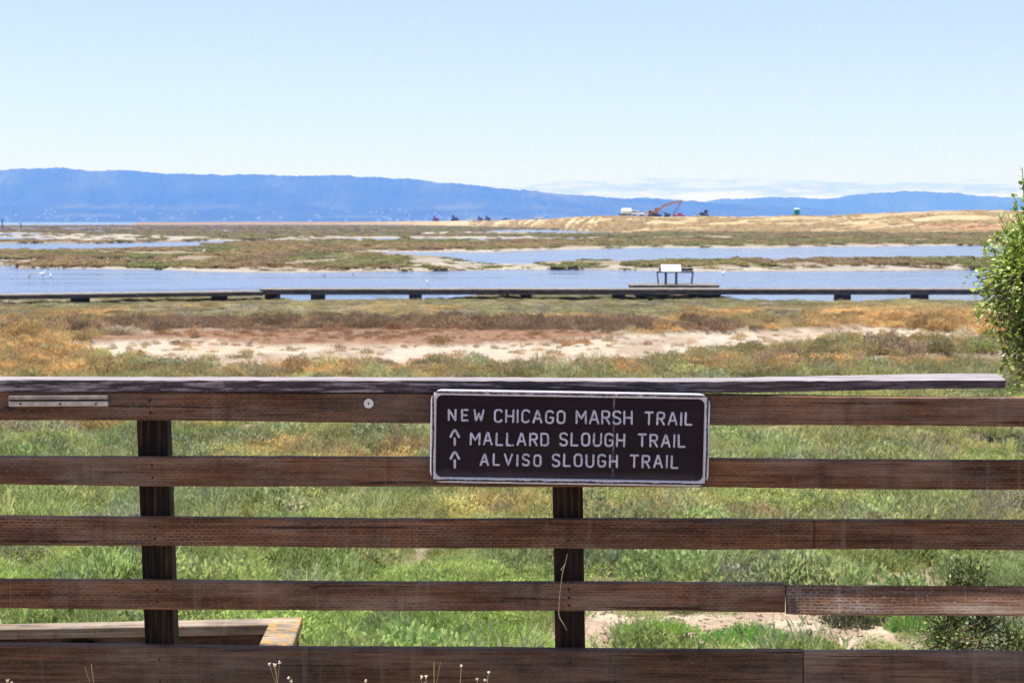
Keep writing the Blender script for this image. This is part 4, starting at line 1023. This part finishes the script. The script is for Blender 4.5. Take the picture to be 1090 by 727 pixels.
# individual low plants in the meadow just behind the fence
def low_plant(u, v, w, h, col, label, seed, fine=True, n=None):
    p = on_z(u, v, .1); h *= .66; root = empty('marsh_bush', p, label, 'bush', 'low bushes behind the bottom rail')
    r = random.Random(seed); V = []; Fc = []
    n = n or int(1500*w)
    for i in range(n):
        a = r.uniform(0, 6.283); q = math.sqrt(r.random()); lx, ly = math.cos(a)*q*w*.5, math.sin(a)*q*w*.4
        lump = .6+.55*float(vnoise(np.array([lx*9]), np.array([ly*9]), seed)[0])
        ln = h*lump*(1-.55*q*q)*r.uniform(.55, 1.08)
        d = Vector((lx/w*1.1+r.uniform(-.2, .2), ly/w*1.1+r.uniform(-.2, .2), 1)).normalized(); b0_ = Vector((lx, ly, -.06))
        for s in range(6):
            t_ = r.uniform(.15, 1); c_ = b0_+d*ln*t_; e = (d+Vector((r.uniform(-1, 1), r.uniform(-1, 1), r.uniform(-.1, .8)))*.9).normalized()*(.026 if fine else .024)*r.uniform(.7, 1.4)
            sd = e.orthogonal().normalized()*(.0042 if fine else .007); b = len(V)
            V.extend([tuple(c_-sd), tuple(c_+sd), tuple(c_+e)]); Fc.append((b, b+1, b+2))
    m = shrub_mat('bush_leaf', tuple(x*.6 for x in col), col, tuple(min(1, x*1.6) for x in col))
    me = bpy.data.meshes.new('crown'); me.from_pydata(V, [], Fc); me.update(); me.materials.append(m)
    o = bpy.data.objects.new('crown', me); link(o, root)
    bm = bmesh.new()
    for k in range(6): tube(bm, [(0, 0, -.05), (r.uniform(-.2, .2)*w, r.uniform(-.2, .2)*w, h*.5)], [.006, .003], 5)
    build('stem', bm, BARK, root)
GB = (.27, .42, .12)
low_plant(392, 690, 1.15, .34, GB, 'bright green bush beside the lichened railing corner', 1)
low_plant(520, 684, .95, .30, (.30, .44, .13), 'bright green bush midway between the railing corner and middle post', 2)
low_plant(700, 673, .62, .26, (.27, .42, .12), 'green feathery bush just right of the middle post', 3)
low_plant(797, 678, .62, .25, (.19, .38, .10), 'deep green mounded bush standing on bare dirt', 4)
low_plant(866, 690, .36, .22, (.38, .42, .17), 'yellow-green wispy bush by the dirt bank', 5, False)
low_plant(972, 668, .35, .28, (.2, .36, .1), 'rounded green bush touching the dark small-leaved shrub', 6)
low_plant(905, 660, .5, .22, (.09, .10, .07), 'dark low bush on the dirt bank', 7, False)
low_plant(300, 652, 1.0, .2, (.11, .2, .05), 'pale green bush above the lichened railing corner', 8)
# rock / driftwood lump on the dirt
p = on_z(722, 690, .1); bm = bmesh.new()
bmesh.ops.create_icosphere(bm, subdivisions=4, radius=1)
for v in bm.verts:
    nn_ = float(fbm(np.array([v.co.x*1.7+v.co.z]), np.array([v.co.y*1.7+v.co.z*1.3]), 44, 4)[0])
    v.co *= .6+.75*nn_; v.co = Vector((v.co.x*.12, v.co.y*.09, v.co.z*.06+v.co.x*.03))
o = build('rock', bm, flat('pale_rock', (.36, .26, .20), .9, .2, .4, 25, bstr=.6), smooth=False, loc=p+Vector((0, 0, .03))); tag(o, 'pale tan jagged rock on bare dirt below the bottom rails', 'rock')

# ---- dead stem caught on the middle post, and dry weeds along the foot of the fence
DRY = flat('dry_stem', (.52, .38, .22), .8, .2, .3, 40); SEED = flat('dry_seed_head', (.75, .66, .5), .8, .2, .25, 80)
P = [on_y(u, v, FY-.012) for u, v in ((604, 589), (601.5, 600), (599, 608), (597.5, 618), (596, 630), (595.2, 642), (594.6, 652), (596, 658), (600, 664), (603.5, 671))]
bm = bmesh.new(); tube(bm, [p_-P[0] for p_ in P], [.0006, .0009, .0013, .0009, .0009, .001, .0014, .0014, .001, .0006], 6)
tube(bm, [P[1]-P[0], P[2]-P[0]+Vector((-.006, 0, .004))], .0011, 5)
o = build('dead_stem', bm, DRY, loc=P[0]); tag(o, 'thin dead straw stem hanging across the middle post', 'stem')
WL = [('dry weed with two pale tufts, furthest right of the foreground weeds', 520, 716, 1), ('short dry weed with pale flat head before the bottom board', 508, 723, 2), ('upright dry weed with one pale bud, beside a leaning one', 491, 709, 1),
      ('dry weed with a wide bunch of pale heads', 454, 720, 3), ('thin leaning straw weed with a bare tip', 462, 704, 0), ('dry weed with a small pale knob low on the board', 389, 724, 1),
      ('tall dry weed spray with several pale buds', 293, 708, 4), ('dry weed with pale fluffy clump beside the tall spray', 310, 725, 3), ('thin bent straw weed before the left post', 97, 706, 0), ('low dry weed head at the left edge of the fence', 8, 724, 2)]
rw = random.Random(9)
for lb, u, v, nh in WL:
    tip = on_y(u, v, FY-.05-rw.uniform(0, .05)); b0_ = Vector((tip.x+rw.uniform(-.05, .05), tip.y-.02, 1.40))
    root = empty('dry_weed', b0_, lb, 'weed', 'dry weeds along the foot of the fence')
    bm = bmesh.new(); m = (b0_+tip)/2+Vector((rw.uniform(-.015, .015), 0, 0)); tube(bm, [b0_-b0_, m-b0_, tip-b0_], [.0012, .001, .0006], 5)
    heads = [tip-b0_]
    for k in range(max(0, nh-1)+ (1 if nh == 0 else 0)):
        e = tip-b0_+Vector((rw.uniform(-.025, .025), rw.uniform(-.01, .01), rw.uniform(-.03, .012))); tube(bm, [(m-b0_).lerp(tip-b0_, rw.uniform(.2, .8)), e], [.0007, .0005], 4); heads.append(e)
    build('stem', bm, DRY, root)
    if nh:
        hb = bmesh.new()
        for e in heads:
            for j in range(16):
                d = Vector((rw.gauss(0, 1), rw.gauss(0, 1), rw.gauss(.4, 1))).normalized(); L_ = rw.uniform(.003, .0075)
                tube(hb, [e, e+d*L_*.6, e+d*L_], [.0006, .0013, .0003], 4)
        build('seed_head', hb, SEED, root)

# ================================================================== boardwalk and exhibit across the pond
BW = wood('boardwalk_wood', (.02, .017, .016), (.065, .055, .05), (.12, .105, .095), (.17, .155, .14), 0, .5, 40.)
BWT = wood('boardwalk_top', (.08, .07, .062), (.17, .148, .13), (.25, .22, .2), (.3, .28, .26), 0, .6, 44.)
def boardwalk(pts, zt, wid, fas, posts, label, th=.09):
    """pts: list of (u, D) along the walk's front edge"""
    P = [Vector((bearing(u)*D, D, 0)) for u, D in pts]
    base = P[0].copy(); root = empty('boardwalk', base, label, 'boardwalk')
    bm = bmesh.new(); fb = bmesh.new()
    for a, b in zip(P, P[1:]):
        d = (b-a).normalized(); nrm = Vector((-d.y, d.x, 0)); L_ = (b-a).length; k = int(L_/.16)
        rot = Matrix.Rotation(math.atan2(d.y, d.x), 3, 'Z')
        for i in range(k):
            c = a+d*((i+.5)*L_/k)+nrm*wid/2; box(bm, (c.x, c.y, zt-.02+random.uniform(-.004, .004)), (L_/k-.008, wid+random.uniform(-.03, .03), .04), 0, rot)
        for s in (0.06, wid-.06):
            c = (a+b)/2+nrm*s; box(fb, (c.x, c.y, zt-.043-fas/2), (L_, .07, fas), .0, rot)
    build('deck', bm, BWT, root, world=base); build('stringer', fb, BW, root, world=base)
    for (u, D) in posts:
        pb = bmesh.new(); c = Vector((bearing(u)*D, D, 0))
        box(pb, (c.x, c.y+wid/2, (zt-.05-.5)/2), (.42, wid-.3, zt-.05+.5), .01)
        build('pier', pb, BW, root, world=base)
    return root
boardwalk([(276, 62.6), (1180, 62.6)], .50, 1.5, .16, [(287, 62.8), (336, 62.8), (441, 62.8), (560, 62.8), (660, 62.8), (752, 62.8), (901, 62.8), (984, 62.8), (1090, 62.8)], 'long dark boardwalk on piers along the near edge of the pond', .2)
boardwalk([(-160, 57.6), (280, 62.3)], .43, 1.4, .11, [(-60, 59), (80, 60.2), (230, 62)], 'lower narrow boardwalk running off to the left of the pier-borne one', .2)
# look-out platform with the exhibit
base = Vector((bearing(718)*64.6, 64.6, 0)); plat = empty('viewing_platform', base, 'small wooden viewing platform attached behind the boardwalk', 'platform')
bm = bmesh.new()
for i in range(20): box(bm, (-1.62+i*.17, 0.55, .575), (.162, 2.0, .04))
build('deck', bm, BWT, plat)
bm = bmesh.new(); box(bm, (0, -.42, .48), (3.3, .06, .14)); build('joist', bm, BW, plat)
bm = bmesh.new(); box(bm, (0, 1.5, .48), (3.3, .06, .14)); build('joist', bm, BW, plat)
bm = bmesh.new(); box(bm, (1.2, .5, -.02), (1.2, .5, .84)); build('pier', bm, BW, plat)
bm = bmesh.new(); box(bm, (-1.2, .5, -.02), (.4, .5, .84)); build('pier', bm, BW, plat)
zd = .597; eb = Vector((bearing(714.5)*64.7, 64.7, zd)); ex = empty('exhibit_panel', eb, 'white slanted information panel on two dark posts, on the viewing platform', 'information panel')
EM = flat('panel_face', (.5, .52, .54), .4, .4, .06, 5); DKM = flat('dark_steel', (.03, .035, .045), .5, .4, .3, 20)
rot = Matrix.Rotation(math.radians(38), 3, 'X')
bm = bmesh.new(); box(bm, (0, .06, .62), (.76, .42, .03), .005, rot); build('panel', bm, EM, ex)
bm = bmesh.new(); box(bm, (0, .075, .597), (.80, .46, .02), .004, rot); build('tray', bm, DKM, ex)
for s in (-.2, .2):
    bm = bmesh.new(); box(bm, (s, .1, .29), (.085, .085, .58), .004); build('leg', bm, DKM, ex)
tb = Vector((bearing(718.5)*65.3, 65.3, zd)); tbl = empty('bench', tb, 'long dark bench with thin legs behind the white information panel', 'bench')
bm = bmesh.new(); box(bm, (0, 0, .46), (1.42, .4, .05), .004); build('seat', bm, DKM, tbl)
bm = bmesh.new(); box(bm, (.05, .19, .55), (1.32, .03, .1), .004); build('backrest', bm, DKM, tbl)
for s in (-1, 1):
    for q in (-.15, .15):
        bm = bmesh.new(); cyl(bm, (s*.64, q, .0), (s*.69, q*.9, .45), .016, seg=8); build('leg', bm, DKM, tbl)

# ================================================================== machines on the far earthworks
YELM = flat('machine_orange', (.36, .17, .06), .5, .4, .25, 2); BLK = flat('rubber_track', (.02, .02, .022), .85, .2, .3, 4)
WHT = flat('vehicle_white', (.78, .78, .77), .35, .5, .05, 2); GLS = flat('dark_glass', (.02, .025, .035), .1, .6, .1, 2); DRK = flat('machine_dark', (.06, .055, .05), .6, .4, .4, 2)
REDM = flat('machine_red', (.45, .07, .05), .45, .4, .2, 2); OLV = flat('machine_olive', (.10, .09, .05), .6, .3, .3, 2); GRN = flat('toilet_green', (.015, .20, .17), .45, .4, .1, 2)
def machine(name, u, label, cat, scale=1, yaw=0, back=0, group=None):
    p = berm_at(u, back); o = empty(name, p, label, cat, group, (0, 0, yaw)); o.scale = (scale,)*3; return o
def wheels(root, xs, ys, r, w=.3):
    for x in xs:
        for y in ys:
            bm = bmesh.new(); cyl(bm, (x, y-w/2, r), (x, y+w/2, r), r, seg=18)
            t_ = build('wheel', bm, BLK, root)
            hb = bmesh.new(); cyl(hb, (x, y-w/2-.02, r), (x, y+w/2+.02, r), r*.5, seg=12); build('rim', hb, DRK, t_)
def excavator(u, label, body, reach=True, scale=1, yaw=0, back=0):
    o = machine('excavator', u, label, 'excavator', scale, yaw, back)
    for s in (-1, 1):
        bm = bmesh.new(); y = s*1.1
        prof_ = [(-1.7, .1), (1.7, .1), (2.05, .45), (1.7, .85), (-1.7, .85), (-2.05, .45)]
        A_ = [bm.verts.new((x, y-.3, z)) for x, z in prof_]; B_ = [bm.verts.new((x, y+.3, z)) for x, z in prof_]
        bm.faces.new(A_); bm.faces.new(B_[::-1])
        for k in range(6): bm.faces.new((A_[k], B_[k], B_[(k+1) % 6], A_[(k+1) % 6]))
        build('track', bm, BLK, o)
    bm = bmesh.new(); box(bm, (-.3, 0, 1.45), (3.2, 2.4, .95), .1); box(bm, (-1.5, 0, 1.6), (.9, 2.4, 1.1), .15); cyl(bm, (0, 0, .8), (0, 0, 1.0), .7); build('body', bm, body, o)
    bm = bmesh.new(); box(bm, (.75, .7, 2.15), (1.3, .9, 1.5), .1); cb = build('cab', bm, body, o)
    bm = bmesh.new(); box(bm, (.8, .7, 2.35), (1.36, .8, .8), .05); build('window', bm, GLS, cb)
    if reach:
        pts = [(.9, -.35, 1.6), (2.6, -.35, 3.3), (4.6, -.35, 4.1), (8.6, -.35, 5.05)]
        bm = bmesh.new(); tube(bm, pts, [.4, .5, .42, .3], 4); build('boom', bm, body, o)
        bm = bmesh.new(); tube(bm, [(8.75, -.35, 5.3), (8.1, -.35, 4.2), (6.1, -.35, .95)], [.24, .32, .22], 4); build('stick', bm, body, o)
        bk = (6.0, .8)
    else:
        bm = bmesh.new(); tube(bm, [(.9, -.35, 1.6), (2.2, -.35, 3.3), (3.7, -.35, 3.1)], [.25, .3, .2], 4); build('boom', bm, body, o)
        bm = bmesh.new(); tube(bm, [(3.8, -.35, 3.3), (3.4, -.35, 1.2)], [.18, .12], 4); build('stick', bm, body, o); bk = (3.3, 1.0)
    bm = bmesh.new(); pr = [(0, 0), (.5, -.1), (.6, -.5), (.2, -.85), (-.35, -.7), (-.2, -.3)]
    A_ = [bm.verts.new((bk[0]+x, -.75, bk[1]+z+.1)) for x, z in pr]; B_ = [bm.verts.new((bk[0]+x, .05, bk[1]+z+.1)) for x, z in pr]
    bm.faces.new(A_); bm.faces.new(B_[::-1])
    for k in range(6): bm.faces.new((A_[k], B_[k], B_[(k+1) % 6], A_[(k+1) % 6]))
    build('bucket', bm, DRK, o); return o
def pickup(u, label, paint=None, scale=1, yaw=0, back=0):
    o = machine('pickup_truck', u, label, 'pickup', scale, yaw, back, None); paint = paint or WHT
    bm = bmesh.new(); box(bm, (0, 0, .85), (5.3, 1.9, .62), .12); build('body', bm, paint, o)
    bm = bmesh.new(); box(bm, (.35, 0, 1.5), (1.9, 1.7, .8), .2); cb = build('cab', bm, paint, o)
    bm = bmesh.new(); box(bm, (.35, 0, 1.55), (1.96, 1.76, .42), .1); build('window', bm, GLS, cb)
    wheels(o, (-1.6, 1.65), (-.85, .85), .38); return o
def water_truck(u, label):
    o = machine('water_truck', u, label, 'tank truck', .78)
    bm = bmesh.new(); tube(bm, [(-2.6, 0, 2.2), (-2.5, 0, 2.2), (1.3, 0, 2.2), (1.4, 0, 2.2)], [.9, 1.25, 1.25, .9], 20); build('tank', bm, WHT, o)
    bm = bmesh.new(); box(bm, (-.2, 0, .8), (6.4, 1.6, .3), .03); build('chassis', bm, BLK, o)
    bm = bmesh.new(); box(bm, (2.4, 0, 1.75), (1.6, 2.2, 1.9), .2); cb = build('cab', bm, WHT, o)
    bm = bmesh.new(); box(bm, (2.5, 0, 2.15), (1.46, 2.26, .7), .05); build('window', bm, GLS, cb)
    wheels(o, (-2.2, -1.1, 2.4), (-.95, .95), .55, .4); return o
def dozer(u, label, body, scale=1, yaw=0):
    o = machine('bulldozer', u, label, 'bulldozer', scale, yaw)
    for s in (-1, 1):
        bm = bmesh.new(); y = s*.95; pr = [(-1.5, .05), (1.5, .05), (1.8, .5), (1.2, .95), (-1.2, .95), (-1.8, .5)]
        A_ = [bm.verts.new((x, y-.28, z)) for x, z in pr]; B_ = [bm.verts.new((x, y+.28, z)) for x, z in pr]
        bm.faces.new(A_); bm.faces.new(B_[::-1])
        for k in range(6): bm.faces.new((A_[k], B_[k], B_[(k+1) % 6], A_[(k+1) % 6]))
        build('track', bm, BLK, o)
    bm = bmesh.new(); box(bm, (.8, 0, 1.35), (1.7, 1.1, .9), .08); box(bm, (0, 0, .8), (3, 1.3, .5)); cyl(bm, (1.1, .2, 1.7), (1.1, .2, 2.5), .07); build('body', bm, body, o)
    bm = bmesh.new(); box(bm, (-.6, 0, 2.0), (1.2, 1.4, 1.5), .06); cb = build('cab', bm, body, o)
    bm = bmesh.new(); box(bm, (-.6, 0, 2.15), (1.26, 1.46, .8), .03); build('window', bm, GLS, cb)
    bm = bmesh.new(); box(bm, (2.35, 0, .65), (.14, 3.1, 1.1), .04); box(bm, (2.0, 0, .6), (.7, 1.6, .12)); build('blade', bm, body, o); return o
excavator(696, 'orange long-reach excavator with raised boom on the tan bank', YELM, True, .98)
excavator(709.5, 'small dark excavator under the long boom of the orange one', OLV, False, .52, math.pi, 3)
water_truck(668, 'white tank truck at the left end of the machines on the bank')
pickup(680, 'white pickup nearest the tank truck on the bank', None, .85, math.pi)
pickup(686.5, 'white pickup parked against the orange excavator', None, .85, 0, 2)
pickup(722, 'red and white pickup under the tip of the long boom', REDM, .75)
dozer(749, 'dark bulldozer standing alone right of the long boom', DRK, .85, math.pi)
dozer(660, 'tiny dark bulldozer left of the white tank truck', DRK, .42)
def dz2(u, body, label, sc): return dozer(u, label, body, sc)
dz2(464, REDM, 'reddish bulldozer far off on the levee at left', 1.15); dz2(484, OLV, 'dark green bulldozer on the levee beside the reddish one', 1.3)
pickup(501, 'white pickup first of the cluster on the far levee', None, .9); dz2(511, DRK, 'dark bulldozer in the middle of the far levee cluster', .9); dz2(519, OLV, 'olive bulldozer at the right of the far levee cluster', .9)
pickup(538, 'small dark pickup alone on the far levee', DRK, .7); pickup(574, 'white pickup where the far bank begins to rise', None, .75)
t = machine('portable_toilet', 847, 'teal green portable toilet on the tan bank at right', 'portable toilet', 1.12)
bm = bmesh.new(); box(bm, (0, 0, 1.05), (1.5, 1.5, 2.05), .06); build('cabin', bm, GRN, t)
bm = bmesh.new(); r_ = bmesh.ops.create_cone(bm, segments=4, radius1=1.1, radius2=.55, depth=.32, cap_ends=True); bmesh.ops.rotate(bm, verts=bm.verts, cent=(0, 0, 0), matrix=Matrix.Rotation(math.pi/4, 3, 'Z')); bmesh.ops.translate(bm, verts=bm.verts, vec=(0, 0, 2.235)); build('roof', bm, flat('toilet_roof', (.45, .6, .58), .5), t)
bm = bmesh.new(); box(bm, (0, -.765, 1.0), (.8, .04, 1.8), .01); build('door', bm, flat('toilet_door', (.012, .16, .14), .5), t)
# stakes on the mud at far left
for u, vb, hgt_, lb in ((2.5, 244, 3.4, 'tall dark wooden stake at the far left edge of the marsh'), (22, 243, 2.0, 'short dark stake with a blunt head near the far left mud')):
    p = on_z(u, vb, .1); root = empty('stake', p, lb, 'stake')
    bm = bmesh.new(); cyl(bm, (0, 0, -.4), (.04, 0, hgt_), .26, .2, 10); build('shaft', bm, BW, root)
    bm = bmesh.new(); box(bm, (.04, 0, hgt_+.12), (.75, .5, .25), .05); build('head', bm, BW, root)
# birds on the water and mud
BRD = flat('white_feathers', (.8, .8, .78), .7, .2, .05); BDK = flat('grey_feathers', (.12, .11, .11), .7, .2, .2)
def bird(u, v, label, mat, s=1.0, yaw=0.):
    p = on_z(u, v, WZ); root = empty('wading_bird', p, label, 'bird', 'birds on the ponds', (0, 0, yaw)); root.scale = (s*.5,)*3
    bm = bmesh.new(); tube(bm, [(-.26, 0, .34), (-.16, 0, .36), (0, 0, .36), (.12, 0, .40), (.18, 0, .5), (.17, 0, .62), (.22, 0, .68), (.27, 0, .67)], [.015, .06, .1, .075, .035, .028, .042, .02], 10); build('body', bm, mat, root, True)
    bm = bmesh.new(); tube(bm, [(.27, 0, .67), (.38, 0, .64)], [.015, .004], 6); build('beak', bm, DRK, root)
    for q in (-.04, .04):
        bm = bmesh.new(); cyl(bm, (0, q, -.1), (0, q, .3), .011, .014, 6); build('leg', bm, DRK, root)
for a in ((45.5, 297, 'large white bird wading on the left of the pond', BRD, 1.5, .3), (54, 296.5, 'smaller white bird just right of the large one', BRD, .9, 2), (31, 297.5, 'dark bird left of the two white ones on the pond', BDK, .8, 1),
          (217, 270.5, 'white bird standing on the olive marsh at left', BRD, 1.5, .8), (112, 284.5, 'white bird on the far shore mud at left', BRD, 1.1, 0), (770, 294.5, 'white bird on the pond right of the platform', BRD, 1.1, .4),
          (455, 303, 'white bird low on the pond in the middle', BRD, .8, 3), (345, 296, 'grey bird on the pond left of the middle', BDK, .7, 0), (376, 295, 'grey bird on the pond below the sand bar', BDK, .7, 2)):
    bird(*a)
